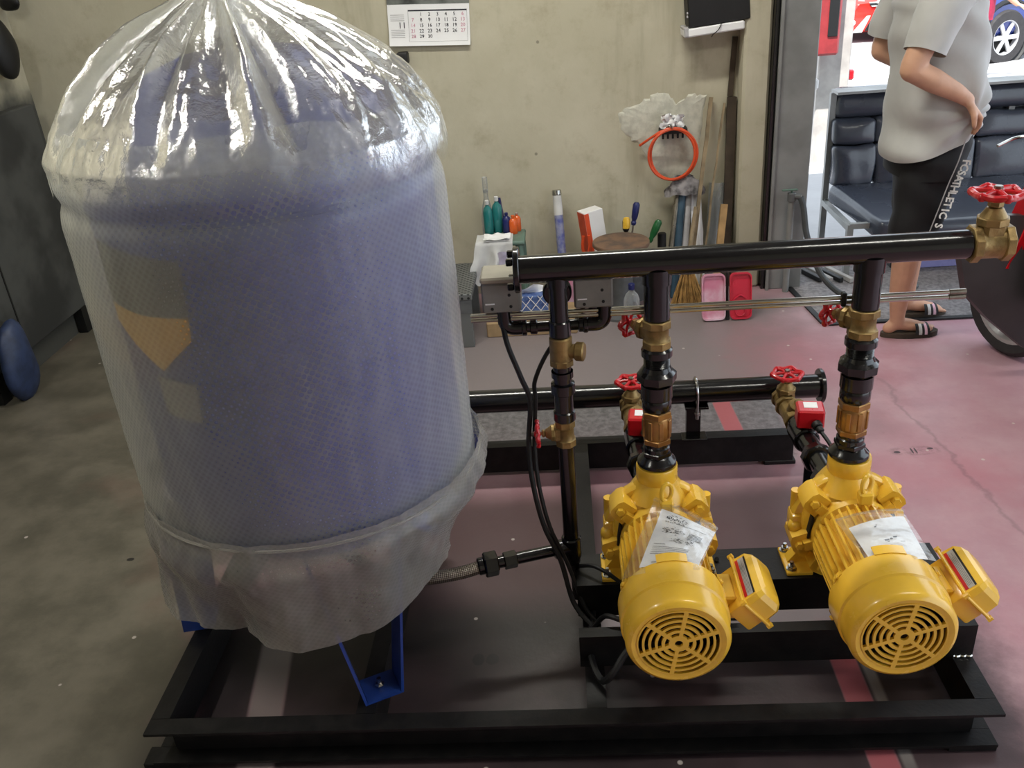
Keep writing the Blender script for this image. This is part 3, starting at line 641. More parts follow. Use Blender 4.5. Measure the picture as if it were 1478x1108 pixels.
def suction(x, w, zc=.285):
    yv = 2.395
    gate_valve('gate_valve', f'brass suction gate valve with red wheel behind the {w} pump', (x, yv, ZS), ((0, 1, 0), (0, 0, 1)), .034, .07, .041)
    t = thing('strainer_fitting', f'brass swing check fitting with round cap on the {w} suction line', 'pipe fitting', (x, 2.30, .24))
    m = MB(); m.cyl((x, 2.358, ZS), (x, 2.255, ZS+.005), .029, n=20, bev=.003); m.cyl((x, 2.278, ZS+.005), (x, 2.255, ZS+.005), .034, None, 8, .002); m.build('body', 'brass', t)
    m = MB(); m.cyl((x+.006, 2.30, ZS+.015), (x+.012, 2.29, ZS+.048), .027, n=20, bev=.003); m.hexp((x+.012, 2.29, ZS+.048), (x+.014, 2.287, ZS+.058), .016, .002); m.build('cap', 'brass', t)
    t = thing('suction_pipe', f'black suction pipe running into the back of the {w} pump', 'pipe', (x, 2.05, .25))
    m = MB(); m.cyl((x, 2.254, ZS+.005), (x, 1.905, .306), .0285, n=24); m.build('pipe', 'black', t)
    m = MB(); m.cyl((x, 2.225, ZS+.008), (x, 2.14, .285), .036, n=24, bev=.004); m.cyl((x, 2.18, .28), (x, 2.175, .322), .024, n=20, bev=.002); m.build('tee', 'black', t)
    for ya, yb, rr_ in ((2.06, 2.025, .041), (1.96, 1.90, .040)):
        m = MB(); m.cyl((x, ya, .290), (x, yb, .298), rr_, None, 8, .004); m.build('union_nut', 'black', t)
    t = thing('flow_switch', f'red flow switch box with white label on the {w} suction line', 'switch', (x+.006, 2.175, .323))
    c = Vector((x+.010, 2.172, .352)); Rz = Matrix.Rotation(math.radians(-8), 3, 'Z')
    MB().box(c, (.072, .066, .056), Rz, .005).build('cover', 'red', t)
    MB().box(c+Rz @ Vector((.0, .004, .0286)), (.036, .032, .001), Rz).build('label', 'white', t)
    q = c+Rz @ Vector((.012, -.033, -.008))
    m = MB(); m.cyl(q, q+Vector((.004, -.016, -.004)), .014, n=14, bev=.002); m.cyl(q+Vector((.004, -.016, -.004)), q+Vector((.008, -.03, -.01)), .010, n=12, bev=.002); m.build('cable_gland', 'rubber', t)
    q2 = q+Vector((.008, -.029, -.010))
    if w == 'right': cable([q2, q2+Vector((.016, -.05, -.02)), q2+Vector((.03, -.12, -.06)), (x+.06, 1.93, .17), (x+.10, 1.90, .116)], .0055, 'black cable hanging from the right red flow switch')
    else: cable([q2, q2+Vector((.016, -.05, -.01)), q2+Vector((.03, -.12, -.03)), (x+.10, 1.93, .25), (x+.145, 1.86, .19), (x+.155, 1.80, .16), (x+.15, 1.735, .214)], .0055, 'black cable curving round the right side of the left pump')
    t = thing('pipe_support', f'small black foot bracket under the {w} suction pipe', 'support', (x, 2.10, 0))
    m = MB(); m.bb((x-.018, 2.085, .001), (x+.018, 2.09, .258)); m.bb((x-.03, 2.07, 0), (x+.03, 2.11, .005), .001); m.bb((x-.018, 2.075, .25), (x+.018, 2.10, .256)); m.build('bracket', 'black', t)
suction(XS[0], 'left'); suction(XS[1], 'right')

# ---------------------------------------------------------------- pumps
ZA = .126    # shaft height above the feet
def make_pump():
    t = thing('pump', 'yellow close-coupled pump on the left, under the bag with the printed manual', 'pump', (0, 0, 0), 'yellow pumps')
    ax = lambda r, y, a: Vector((r*math.cos(a), y, ZA+r*math.sin(a)))
    # motor housing with cooling fins
    m = MB(); m.lathe([(0, -.30), (.080, -.30), (.080, -.09), (.090, -.085), (.092, -.07), (0, -.07)], (0, 0, ZA), (0, 1, 0), 40); mh = m.build('motor_housing', 'yellow', t)
    fin = None; N = 32
    for k in range(N):
        a = 2*PI*(k+.5)/N
        if abs(((math.degrees(a)+180) % 360)-180) < 14: continue
        m = MB(); u = Vector((-math.sin(a), 0, math.cos(a)))*.0024
        pts = [ax(.078, -.302, a), ax(.0965, -.302, a), ax(.0965, -.105, a), ax(.094, -.092, a), ax(.078, -.09, a)]
        m.add([q-u for q in pts]+[q+u for q in pts], [[4, 3, 2, 1, 0], [5, 6, 7, 8, 9]]+[[i, (i+1) % 5, 5+(i+1) % 5, 5+i] for i in range(5)]); m.build('cooling_fin', 'yellow', mh)
    # fan cover: stepped drum with notched rear edge
    m = MB(); m.lathe([(.080, -.398), (.080, -.402), (.093, -.405), (.100, -.401), (.1045, -.393), (.106, -.352), (.1065, -.350), (.1105, -.347), (.1115, -.30), (.1115, -.285), (.108, -.285), (.107, -.344), (.102, -.348), (.098, -.392), (.09, -.398), (.08, -.398)], (0, 0, ZA), (0, 1, 0), 72)
    m.lathe([(.1085, -.286), (.1135, -.288), (.1135, -.262), (.1085, -.262), (.1085, -.286)], (0, 0, ZA), (0, 1, 0), 10, math.radians(74), math.radians(106))
    for d in (28, 152, 208, 332):
        m.lathe([(.1085, -.286), (.1125, -.288), (.1125, -.276), (.1085, -.274), (.1085, -.286)], (0, 0, ZA), (0, 1, 0), 4, math.radians(d-7), math.radians(d+7))
    fc = m.build('fan_cover', 'yellow', t)
    for d in (28, 152, 208, 332):
        a = math.radians(d); m = MB(); m.cyl(ax(.1105, -.285, a), ax(.117, -.285, a), .0055, n=10, bev=.001); m.build('cover_screw', 'yellow', fc)
    m = MB()
    bands = [(.008, .020), (.0275, .034), (.0415, .047), (.0545, .060), (.0675, .0725), (.0795, .083)]
    for r0_, r1_ in bands: m.lathe([(r0_, -.404), (r1_, -.404), (r1_, -.398), (r0_, -.398), (r0_, -.404)], (0, 0, ZA), (0, 1, 0), 60)
    for k in range(6):
        a = math.radians(20+60*k); w = .0038
        u = Vector((-math.sin(a), 0, math.cos(a)))*w; pts = [ax(.018, -.4042, a)-u, ax(.082, -.4042, a)-u*1.2, ax(.082, -.4042, a)+u*1.2, ax(.018, -.4042, a)+u]
        m.add(pts+[q+Vector((0, .0065, 0)) for q in pts], [[0, 1, 2, 3], [7, 6, 5, 4]]+[[i, (i+1) % 4, 4+(i+1) % 4, 4+i] for i in range(4)])
    m.build('fan_grille', 'yellow', t)
    m = MB(); m.cyl((0, -.375, ZA), (0, -.36, ZA), .03, n=20)
    for k in range(7):
        a = 2*PI*k/7; c = ax(.055, -.36, a); m.box(c, (.055, .028, .004), Matrix.Rotation(-a, 3, 'Y'))
    m.lathe([(0, -.345), (.098, -.345)], (0, 0, ZA), (0, 1, 0), 30); m.build('fan', 'rubber', t)
    # adapter bell with side windows, volute and flanged neck
    m = MB(); m.lathe([(.092, -.072), (.088, -.066), (.090, -.055), (.104, -.045), (.108, -.034), (.108, -.026), (.122, -.024), (.126, -.018), (.126, .004), (.122, .010), (.112, .014), (.108, .03), (.095, .048), (.07, .06), (.05, .066), (.05, .10), (.047, .103), (.0, .103)], (0, 0, ZA), (0, 1, 0), 48); m.build('volute_casing', 'yellow', t)
    for s in (-1, 1):
        a = PI/2+s*math.radians(82); m = MB(); m.box(ax(.0935, -.058, a), (.006, .020, .058), Matrix.Rotation(-a, 3, 'Y'), .0025, 2); m.build('vent_opening', 'dark', t)
    m = MB(); m.lathe([(.072, .085), (.060, .105), (.047, .124), (.0425, .136), (.0425, .138)], (0, .0, ZA), (0, 0, 1), 32); m.lathe([(.041, .250), (.0455, .251), (.047, .254), (.047, .287), (.0455, .290), (.0395, .290), (.0395, .278), (0, .278)], (0, 0, 0), (0, 0, 1), 32); m.build('discharge_neck', 'yellow', t)
    # lugs with hex bolts round the casing flange
    for d in (42, 138, 196, 344, 240, 300):
        a = math.radians(d); rd = ax(1, 0, a)-Vector((0, 0, ZA)); td = Vector((-math.sin(a), 0, math.cos(a)))
        m = MB(); o = ax(.096, -.064, a); m.prism([(-.004, -.026), (.034, -.024), (.040, -.012), (.040, .012), (.034, .024), (-.004, .026)], o, rd, td, (0, 1, 0), .062)
        m.prism([(-.03, -.012), (.02, -.010), (.02, .010), (-.03, .012)], ax(.09, -.078, a), rd, td, (0, 1, 0), .02)
        lg = m.build('lug', 'yellow', t)
        b = MB(); q = ax(.119, -.064, a); b.cyl(q, q-Vector((0, .010, 0)), .0105, None, 6, .0015); b.build('hex_bolt', 'yellow', lg)
    for s in (-1, 1):
        m = MB(); m.lathe([(0, .14), (.012, .14), (.014, .10), (.012, .105)][:2]+[(.012, .09), (.016, .04), (0, .04)], (s*.112, .0, ZA-.065), (0, 0, 1), 16); m.build('priming_boss', 'yellow', t)
        m = MB(); m.box((s*.112, -.01, ZA+.0), (.03, .05, .05), None, .008, 2); m.ball((s*.117, -.028, ZA-.005), .018, 7); m.build('side_boss', 'yellow', t)
    # lifting eye
    m = MB(); m.box((.012, -.088, ZA+.108), (.030, .026, .030), None, .004); k0 = len(m.v)
    m.tube([(.014*math.cos(a)*.85+.012, -.088+.014*math.cos(a)*.5, ZA+.142+.022*math.sin(a)) for a in [2*PI*i/24 for i in range(24)]], .0048, 8, True)
    m.build('lifting_eye', 'yellow', t)
    # feet under the pump, bracket under the motor
    for s in (-1, 1):
        m = MB(); m.bb((s*.075, -.062, .0), (s*.135, .038, .010), .002); m.prism([(.0, .009), (.055, .009), (.0, .085)], (s*.072, -.022, 0), (s, 0, 0), (0, 0, 1), (0, 1, 0), .03); ft = m.build('foot', 'yellow', t)
        for yy in (-.047, .023):
            b = MB(); b.cyl((s*.122, yy, .010), (s*.122, yy, .012), .012, n=14); b.hexp((s*.122, yy, .012), (s*.122, yy, .021), .0095, .001); b.cyl((s*.122, yy, .021), (s*.122, yy, .031), .0045, n=8); b.build('foot_bolt', 'chrome', ft)
    m = MB(); m.bb((-.06, -.235, -.007), (.06, -.195, .003), .002); m.bb((-.045, -.225, .002), (.045, -.205, ZA-.07), .002); m.build('motor_foot', 'yellow', t)
    # terminal box: base, gasket plate with corner tips, tapered cover, rating sticker
    ph = math.radians(42); nv, uv_, O_ = Vector((math.cos(ph), 0, math.sin(ph))), Vector((-math.sin(ph), 0, math.cos(ph))), Vector((.163, -.265, ZA+.010))
    Rt = Matrix((nv, Vector((0, 1, 0)), uv_)).transposed()
    def tbp(a, y, b): return O_+nv*a+uv_*b+Vector((0, y, 0))
    m = MB(); m.bb((.078, -.305, ZA-.032), (.130, -.225, ZA+.026), .004); m.box(tbp(-.024, 0, -.002), (.042, .124, .066), Rt, .006, 2); tb = m.build('terminal_box', 'yellow', t)
    m = MB(); m.box(tbp(0, 0, 0), (.0065, .156, .090), Rt, .002)
    for sy in (-1, 1):
        for sb in (-1, 1): m.cyl(tbp(-.005, sy*.073, sb*.041), tbp(.006, sy*.073, sb*.041), .0055, n=8)
    m.build('gasket_plate', 'yellow', tb)
    m = MB(); rings = [(.003, .072, .037), (.030, .070, .0355), (.041, .062, .029), (.047, .050, .020)]
    vs_ = []
    for a, hy, hb in rings: vs_ += [tbp(a, -hy, -hb*.7), tbp(a, -hy*.85, -hb), tbp(a, hy*.85, -hb), tbp(a, hy, -hb*.7), tbp(a, hy, hb*.7), tbp(a, hy*.9, hb), tbp(a, -hy*.9, hb), tbp(a, -hy, hb*.7)]
    m.add(vs_, [[8*j+i, 8*j+(i+1) % 8, 8*j+8+(i+1) % 8, 8*j+8+i] for j in range(3) for i in range(8)]+[list(range(8))[::-1], list(range(24, 32))]); m.build('box_cover', 'yellow', tb, ang=25)
    def stk(a, y): return tbp(a, y, .037-.0015*(a-.003)/.027+.0006)
    for x0, x1, mt, lb in ((.0045, .0115, 'red', 'red strip of the rating sticker'), (.0115, .025, 'stickergrey', 'silver field of the rating sticker'), (.025, .029, 'rubber', 'dark strip of the rating sticker')):
        m = MB(); m.add([stk(x0, -.058), stk(x1, -.058), stk(x1, .056), stk(x0, .056)], [[0, 1, 2, 3]]); lab(m.build('rating_sticker', mt, tb), lb)
    m = MB()
    for i in range(4): x0 = .0132+.0028*i; m.add([stk(x0, -.052)+uv_*.0004, stk(x0+.0007, -.052)+uv_*.0004, stk(x0+.0007, .048-.012*(i % 2))+uv_*.0004, stk(x0, .048-.012*(i % 2))+uv_*.0004], [[0, 1, 2, 3]])
    m.build('print', 'ink', tb)
    return t
pump = make_pump()
pump.location = (X2, YR, .2052)
p2 = dup(pump, (X3+.004, YR, .2052), 'yellow close-coupled pump on the right, under the bag with the nearly blank sheet', 'yellow pumps')

# ---------------------------------------------------------------- zip bags with manuals lying on the motors
def zipbag(cs, ps, xa, name, label, lines):
    zc = .2052+ZA
    def surf(x, y, off): return Vector((x, y, zc+.1015+off-1.9*(x-xa)**2+.18*max(0, y-1.595)))
    def quad(c, mat, nm, par, off, n=16, wob=0):
        m = MB(); m.grid(lambda u, v: (lambda x, y: surf(x, y, off+wob*(ns(x*40, y*40, 1)+.6*ns(x*90, y*90, 2))))(*[(1-v)*((1-u)*c[0][i]+u*c[1][i])+v*((1-u)*c[3][i]+u*c[2][i]) for i in (0, 1)]), n, n, lambda u, v: (u*.15, v*.22))
        return m.build(nm, mat, par, 180)
    t = thing(name, label, 'bag', (xa, 1.5, zc+.1))
    quad(ps, 'white', 'manual', t, 0)
    lab(quad(cs, 'zipbag', 'bag_film', t, .004, 40, .0014), 'clear plastic sleeve')
    e = [Vector((*cs[0], 0)), Vector((*cs[1], 0))]
    m = MB(); m.tube([surf(*(e[0].lerp(e[1], i/10)+(Vector((*cs[3], 0))-e[0])*.05).xy, .007) for i in range(11)], .0022, 6); m.build('zip_strip', 'zipbag', t)
    def at(u, v): return [(1-v)*((1-u)*ps[0][i]+u*ps[1][i])+v*((1-u)*ps[3][i]+u*ps[2][i]) for i in (0, 1)]
    m = MB()
    for (u0, u1, v, h) in lines:
        n = max(2, int(abs(u1-u0)*12)); k = len(m.v); vs_ = []
        for i in range(n+1):
            u = u0+(u1-u0)*i/n; vs_ += [surf(*at(u, v), .001), surf(*at(u, v+h), .001)]
        m.add(vs_, [[2*i, 2*i+2, 2*i+3, 2*i+1] for i in range(n)])
    m.build('print', 'ink', t)
    return t, surf, at
L1 = [(.1+.0, .9, .62+.032*i, .007) for i in range(1, 6)]+[(.1, .3, .60, .01), (.18, .72, .93, .012)]+[(.62, .86, .30+.03*i, .012) for i in range(5)]+[(.34, .9, .175, .008)]
L1 = [(a, min(b, .74) if .63 < v < .8 else b, v, h) for a, b, v, h in L1]
rng = random.Random(3)
for cx_, cy_, sx_, sy_, k_ in ((.22, .34, .09, .05, 26), (.40, .33, .10, .06, 30), (.46, .50, .12, .05, 34), (.68, .50, .09, .05, 26)):
    for _ in range(k_):
        u = cx_+rng.gauss(0, sx_*.5); v = cy_+rng.gauss(0, sy_*.55); L1.append((u, u+rng.uniform(.01, .05), v, rng.uniform(.004, .012)))
for i in range(14):                    # scribbled oval emblem and title line
    a = 2*PI*i/14; L1.append((.34+.17*math.cos(a)-.02, .34+.17*math.cos(a)+.02, .095+.05*math.sin(a), .010))
for i in range(9): L1.append((.14+.035*i, .165+.035*i, .09+.012*math.sin(i*2.1), .03))
for i in range(9): L1.append((.14+.04*i, .17+.04*i, .165+.006*math.sin(i*3), .014))
cs1 = [(.175, 1.668), (.303, 1.590), (.238, 1.428), (.083, 1.432)]; ps1 = [(.186, 1.634), (.294, 1.574), (.236, 1.440), (.120, 1.456)]
zipbag(cs1, ps1, X2+.01, 'manual_bag', 'clear zip bag with a printed white manual on the left motor', L1)
L2 = [(.38, .42, .16, .03), (.42, .44, .13, .02), (.42, .50, .52, .035), (.52, .57, .50, .04), (.59, .66, .47, .035), (.45, .49, .57, .02), (.68, .76, .60, .012)]
cs2 = [(.549, 1.590), (.698, 1.612), (.706, 1.440), (.572, 1.432)]; ps2 = [(.569, 1.556), (.696, 1.594), (.692, 1.446), (.580, 1.438)]
zipbag(cs2, ps2, X3+.014, 'manual_bag', 'clear zip bag with a blank white sheet on the right motor', L2)
# ---------------------------------------------------------------- things on and against the back wall
YW = 4.149
t = thing('calendar', 'white paper wall calendar turned to month 11 with rows of dates', 'calendar', (-.54, YW, 1.17))
cA, cB = Vector((-.722, 4.143, 1.186)), Vector((-.366, 4.143, 1.168)); ex = (cB-cA).normalized(); ez = ex.cross(Vector((0, -1, 0))).normalized()
ez = -ez if ez.z < 0 else ez
def cp_(u, v, off=0): return cA+ex*(u*.356)+ez*(v*.168)+Vector((0, -.012*math.exp(-v*5)-off, 0))
m = MB(); m.grid(lambda u, v: cp_(u, v), 8, 10); m.grid(lambda u, v: cp_(u, v)+Vector((0, .003, 0)), 8, 10); m.build('paper', 'white', t, 180)
MT['pict'] = pm('dark_printed_picture', (120, 124, 120), .35, 0, .4, 9, rgb2=(38, 40, 38))
m = MB(); m.grid(lambda u, v: cp_(u*1.004, 1.0+v*2.2)+Vector((0, -.001, 0)), 4, 6); m.grid(lambda u, v: cp_(u, 1.0+v*2.2)+Vector((0, .003, 0)), 4, 6); lab(m.build('picture', 'pict', t, 180), 'dark glossy picture above the dates')
m = MB()
def strip(u0, u1, v0, v1): m.add([cp_(u0, v0, .0006), cp_(u1, v0, .0006), cp_(u1, v1, .0006), cp_(u0, v1, .0006)], [[0, 1, 2, 3]])
strip(.25, .97, .83, .865)
for a in ((.25, .252, .10, .83), (.968, .97, .10, .83), (.25, .97, .10, .104)): strip(*a)
m.build('date_frame', 'inkdark', t)
m = MB()
for i in [0, 1, 2, 3, 4, 9, 10, 11, 12]: strip(.03, .20, .20+.045*i, .215+.045*i)
m.build('small_print', 'stickergrey', t)
dn = [[None, 1, 2, 3, 4, 5, 6], [7, 8, 9, 10, 11, 12, 13], [14, 15, 16, 17, 18, 19, 20], [21, 22, 23, 24, 25, 26, 27], [28, 29, 30]]
for j, row in enumerate(dn):
    for i, d in enumerate(row):
        if d: txt('date', str(d), .0205, 'pink' if i in (0, 6) else 'inkdark', place(cp_(.305+.102*i, .755-.133*j, .0012), ex, ez), t, .0003)
txt('month', '11', .036, 'inkdark', place(cp_(.17, .49, .0012), ex, ez), t, .0003)
for x in (-.70, -.55, -.40): pass
# black wall box with a pale lower edge
t = thing('wall_box', 'black rectangular box high on the wall with a white bottom edge', 'box', (.69, YW, 1.14))
bl, brr = Vector((.545, 0, 1.175)), Vector((.797, 0, 1.195)); bx = (brr-bl).normalized(); Rb = Matrix.Rotation(-math.atan2(bx.z, bx.x), 3, 'Y')
MB().box((.671, 4.085, 1.47), (.254, .125, .56), Rb, .004).build('housing', 'rubber', t)
MB().box((.671, 4.08, 1.168), (.252, .12, .034), Rb, .005).build('bottom_strip', 'white', t)
MB().box((.556, 4.08, 1.163), (.02, .124, .040), Rb, .004).build('end_cap', 'stickergrey', t)
m = MB()
for dz in (0, .014): m.box((.558, 4.0215, 1.225+dz), (.006, .001, .009), Rb)
m.build('mark', 'stickergrey', t)
tag(MB().tube(spline([(.70, 4.017, 1.19), (.685, 4.012, 1.165), (.665, 4.012, 1.15), (.66, 4.018, 1.14)], 4), .002, 6).build('string', 'rubber'), 'thin dark string hanging over the white edge of the wall box', 'string')
# dark bracket sticking out behind the tank film
tag(MB().box((-.668, 4.115, 1.135), (.05, .065, .05), None, .008, 2).build('wall_bracket', 'rubber'), 'small black bracket on the wall just under the calendar', 'bracket')
# rough plaster repair, rack and orange hose coil
def rough_patch(pts, yy, name, label, th=.006):
    c = Vector((sum(p[0] for p in pts)/len(pts), 0, sum(p[1] for p in pts)/len(pts))); P = []
    for i, a in enumerate(pts):
        b = pts[(i+1) % len(pts)]
        for k in range(5): q = Vector((a[0]+(b[0]-a[0])*k/5, 0, a[1]+(b[1]-a[1])*k/5)); P.append(q+Vector((ns(q.x*60, q.z*60, 1), 0, ns(q.x*60, q.z*60, 7)))*.012)
    n = len(P); vs_ = [Vector((q.x, yy, q.z)) for q in P]+[Vector((c.x+(q.x-c.x)*.93, yy-th, c.z+(q.z-c.z)*.93)) for q in P]+[Vector((c.x+(q.x-c.x)*.5, yy-th*.8, c.z+(q.z-c.z)*.5)) for q in P]+[Vector((c.x, yy-th, c.z))]
    fs_ = [[i+k*n, (i+1) % n+k*n, (i+1) % n+(k+1)*n, i+(k+1)*n] for k in (0, 1) for i in range(n)]+[[2*n+i, 2*n+(i+1) % n, 3*n] for i in range(n)]
    m = MB(); m.add(vs_, fs_); return tag(m.build(name, 'plaster'), label, 'plaster')
rough_patch([(.29, .745), (.275, .82), (.30, .85), (.37, .865), (.43, .905), (.49, .91), (.535, .855), (.60, .895), (.665, .88), (.655, .77), (.635, .66), (.60, .54), (.53, .50), (.43, .56), (.37, .68)], 4.1495, 'plaster_patch', 'rough white plaster patch on the wall behind the orange coil')
t = thing('wall_rack', 'small dark metal rack on the plaster patch under the orange coil', 'rack', (.52, YW, .73))
MB().bb((.452, 4.08, .735), (.575, 4.142, .758), .003).build('tray', 'rubber', t)
m = MB()
for i in range(5): m.cyl((.468+.022*i, 4.10, .712), (.468+.022*i, 4.10, .736), .005, n=8)
m.build('pegs', 'rubber', t)
m = MB(); k0 = 0
m.grid(lambda u, v: Vector((.46+.10*u+.02*ns(u*3, v*3, 2), 4.10-.02*ns(u*4, v*4, 5), .76+.055*v+.02*ns(u*5, v*5, 9))), 12, 10); tag(m.build('crumpled_paper', 'white', ang=180), 'crumpled white paper stuck above the orange hose coil', 'paper')
m = MB(); pts = []
for i in range(3*40+1):
    a = PI/2+2*PI*i/40; k = i/40
    pts.append((.507+(.104+.004*math.sin(k*2.1))*math.cos(a)+.004*math.sin(k*3), 4.062+.007*math.sin(a*.33+k), .648+(.114+.003*math.cos(k*2))*math.sin(a)))
pts = [(.365, 4.12, .685), (.40, 4.09, .715), (.45, 4.07, .75)]+pts
m.tube(pts, .0058, 8); tag(m.build('hose_coil', 'orange'), 'coil of thin orange air hose hung on the wall', 'hose')
tag(MB().tube([(.50, 4.1495, .766), (.50, 4.05, .770), (.50, 4.045, .778)], .004, 6).build('wall_hook', 'steel'), 'steel hook holding the orange hose coil', 'hook')
# long things leaning in the corner
def batten(a, b, w, d, mat, name, label, cat='plank', jit=0):
    a, b = Vector(a), Vector(b); dr = (b-a).normalized(); sx = Vector((1, 0, 0)); sx = (sx-dr*sx.dot(dr)).normalized(); sy = dr.cross(sx); m = MB(); n = 10
    for i in range(n+1):
        q = a.lerp(b, i/n)+Vector((ns(i*.7, 1, a.x*9), 0, 0))*jit
        m.add([q+sx*w/2*s+sy*d/2*t_ for s, t_ in ((-1, -1), (1, -1), (1, 1), (-1, 1))], [])
    for i in range(n):
        m.f += [[4*i+k, 4*i+(k+1) % 4, 4*i+4+(k+1) % 4, 4*i+4+k] for k in range(4)]
    m.f += [[0, 1, 2, 3], [4*n+3, 4*n+2, 4*n+1, 4*n]]; return tag(m.build(name, mat), label, cat)
batten((.565, 3.93, .0), (.683, 4.128, .875), .016, .014, 'wood2', 'wood_batten', 'long pale wooden batten leaning on the wall right of the orange coil', jit=.004)
batten((.62, 3.95, .0), (.742, 4.135, .845), .009, .009, 'wood2', 'thin_stick', 'thin pale stick leaning between the batten and the dark plank', 'stick', jit=.006)
batten((.762, 4.07, .0), (.775, 4.13, .87), .040, .022, 'woodd', 'dark_plank', 'dark brown plank standing in the corner beside the wall column', jit=.002)
batten((.768, 4.142, .872), (.782, 4.142, 1.12), .022, .012, 'woodd', 'shadow_strip', 'dark strip in place of the shadow line up the wall corner above the plank', 'strip')  # thin dark strip modelled where only a shadow line runs
batten((.675, 3.86, .0), (.735, 4.01, .42), .030, .024, 'wood', 'short_stick', 'short yellow wooden tool handle leaning beside the dark plank', 'handle')
t = thing('leaning_bundle', 'bundle of blue and grey poles with a grey rag draped on top', 'poles', (.54, 3.95, 0))
for a, b, r, mt in (((.462, 3.95, 0), (.545, 4.11, .50), .015, 'steel'), ((.503, 3.95, 0), (.560, 4.10, .50), .018, 'scoot2'), ((.541, 3.96, 0), (.588, 4.11, .48), .016, 'stickergrey')):
    if mt == 'scoot2': MT['scoot2'] = pm('blue_grey_enamel', (58, 84, 104), .4)
    MB().cyl(a, b, r, n=14, bev=.002).build('pole', mt, t)
def rag(u, v):
    a = 2*PI*u; r = .018+.05*v+.018*ns(3*math.cos(a), 3*math.sin(a), v*3); return Vector((.568+r*math.cos(a)*1.35, 4.085+r*math.sin(a)*.6, .545-.085*v**1.6+.02*ns(2*math.cos(a), 2*math.sin(a), v*2+4)))
m = MB(); m.grid(rag, 40, 14, None, True); tag(m.build('grey_rag', pm('grey_rag_cloth', (150, 146, 148), .9, 0, .35, 22, .3, rgb2=(58, 56, 58)), ang=180), 'crumpled dirty grey rag hung on the blue poles', 'rag')
m = MB()
def foil(u, v):
    z = .02+.46*v; return Vector((.612+.06*(u-.3)*(1.1-.35*v)+.006*ns(u*4, v*6, 3), 3.985+.125*v+.012*math.sin(u*7)+.008*ns(u*6, v*9, 8), z))
m.grid(foil, 14, 30); m.grid(lambda u, v: foil(u, v)+Vector((0, .004, 0)), 14, 30); tag(m.build('white_sheet', 'white', ang=180), 'curled white plastic sheet leaning behind the wooden batten', 'sheet')
m = MB(); m.lathe([(.0, 0), (.035, 0), (.036, .5), (.031, .5), (.031, .01)], (.69, 4.03, .0), (.06, .2, 1), 20); tag(m.build('clear_roll', 'bottle', ang=60), 'clear plastic film roll standing behind the short handle', 'roll')
tag(MB().cyl((.45, 3.99, 0), (.455, 4.02, .30), .020, n=18, bev=.004).build('black_tube', 'rubber'), 'short black tube standing left of the pole bundle', 'tube')
# clutter along the foot of the wall
t = thing('work_stand', 'stand with a round rusty steel plate as its top', 'stand', (.25, 3.8, 0))
m = MB(); m.cyl((.25, 3.8, .326), (.25, 3.8, .345), .126, n=48, bev=.003); m.build('round_plate', 'rust', t)
m = MB(); m.cyl((.25, 3.8, .01), (.25, 3.8, .326), .05, n=20); m.build('column', 'greymetal', t)
m = MB(); m.cyl((.25, 3.8, 0), (.25, 3.8, .012), .11, n=28); m.build('base', 'greymetal', t)
t = thing('carton', 'torn white and red carton standing left of the rusty plate', 'box', (.14, 4.02, 0))
Rc = Matrix.Rotation(math.radians(-7), 3, 'Y') @ Matrix.Rotation(math.radians(24), 3, 'Z')
MB().box((.150, 4.02, .218), (.095, .075, .43), Rc, .002).build('sleeve', 'white', t)
q = Vector((.150, 4.02, .218)); lab(MB().box(q+Rc @ Vector((-.0482, 0, .09)), (.0012, .073, .24), Rc).build('side_print', 'orange', t), 'faded red printed side of the carton'); lab(MB().box(q+Rc @ Vector((-.036, -.0378, .08)), (.022, .0012, .26), Rc).build('side_print', 'orange', t), 'red printed strip on the front of the carton')
t = thing('screwdriver', 'screwdriver with dark blue handle and yellow grip behind the rusty plate', 'screwdriver', (.31, 3.97, 0), 'screwdrivers')
a_, b_ = Vector((.295, 3.98, .20)), Vector((.338, 4.0, .452)); d_ = (b_-a_).normalized()
MB().cyl(a_, b_-d_*.09, .004, n=8).build('shaft', 'steel', t); m = MB(); m.lathe([(0, 0), (.010, .0), (.013, .012), (.009, .02), (.014, .035), (.016, .06), (.016, .095), (.010, .105), (0, .106)], b_-d_*.10, d_, 12); m.build('handle', 'navy', t)
t = thing('screwdriver', 'screwdriver with yellow and black grip low behind the rusty plate', 'screwdriver', (.285, 3.97, 0), 'screwdrivers')
MB().cyl((.288, 3.99, .19), (.287, 3.99, .34), .004, n=8).build('shaft', 'steel', t); m = MB(); m.lathe([(0, 0), (.010, 0), (.016, .012), (.017, .05), (.012, .062), (0, .064)], (.287, 3.99, .325), (.02, 0, 1), 12); m.build('handle', 'rubber', t); m = MB(); m.lathe([(.0175, 0), (.0178, .035), (.013, .05), (0, .052)], (.2885, 3.99, .343), (.02, 0, 1), 12, -PI*.4, PI*.45); m.build('grip', 'yellow', t)
t = thing('screwdriver', 'screwdriver with green handle leaning right of the rusty plate', 'screwdriver', (.40, 3.95, 0), 'screwdrivers')
a_, b_ = Vector((.345, 3.97, .17)), Vector((.440, 3.985, .372)); d_ = (b_-a_).normalized()
MB().cyl(a_, b_-d_*.09, .004, n=8).build('shaft', 'steel', t); m = MB(); m.lathe([(0, 0), (.010, .0), (.013, .012), (.010, .022), (.016, .04), (.018, .07), (.017, .10), (.010, .11), (0, .111)], b_-d_*.11, d_, 12); m.build('handle', pm('green_plastic_handle', (26, 92, 48), .3), t)
t = thing('tool_tin', 'grey tin holding screwdrivers behind the rusty plate', 'tin', (.31, 3.98, 0))
m = MB(); m.lathe([(0, 0), (.062, 0), (.062, .27), (.058, .27), (.058, .012), (0, .012)], (.315, 3.985, 0), (0, 0, 1), 28); m.build('can', 'greymetal', t)
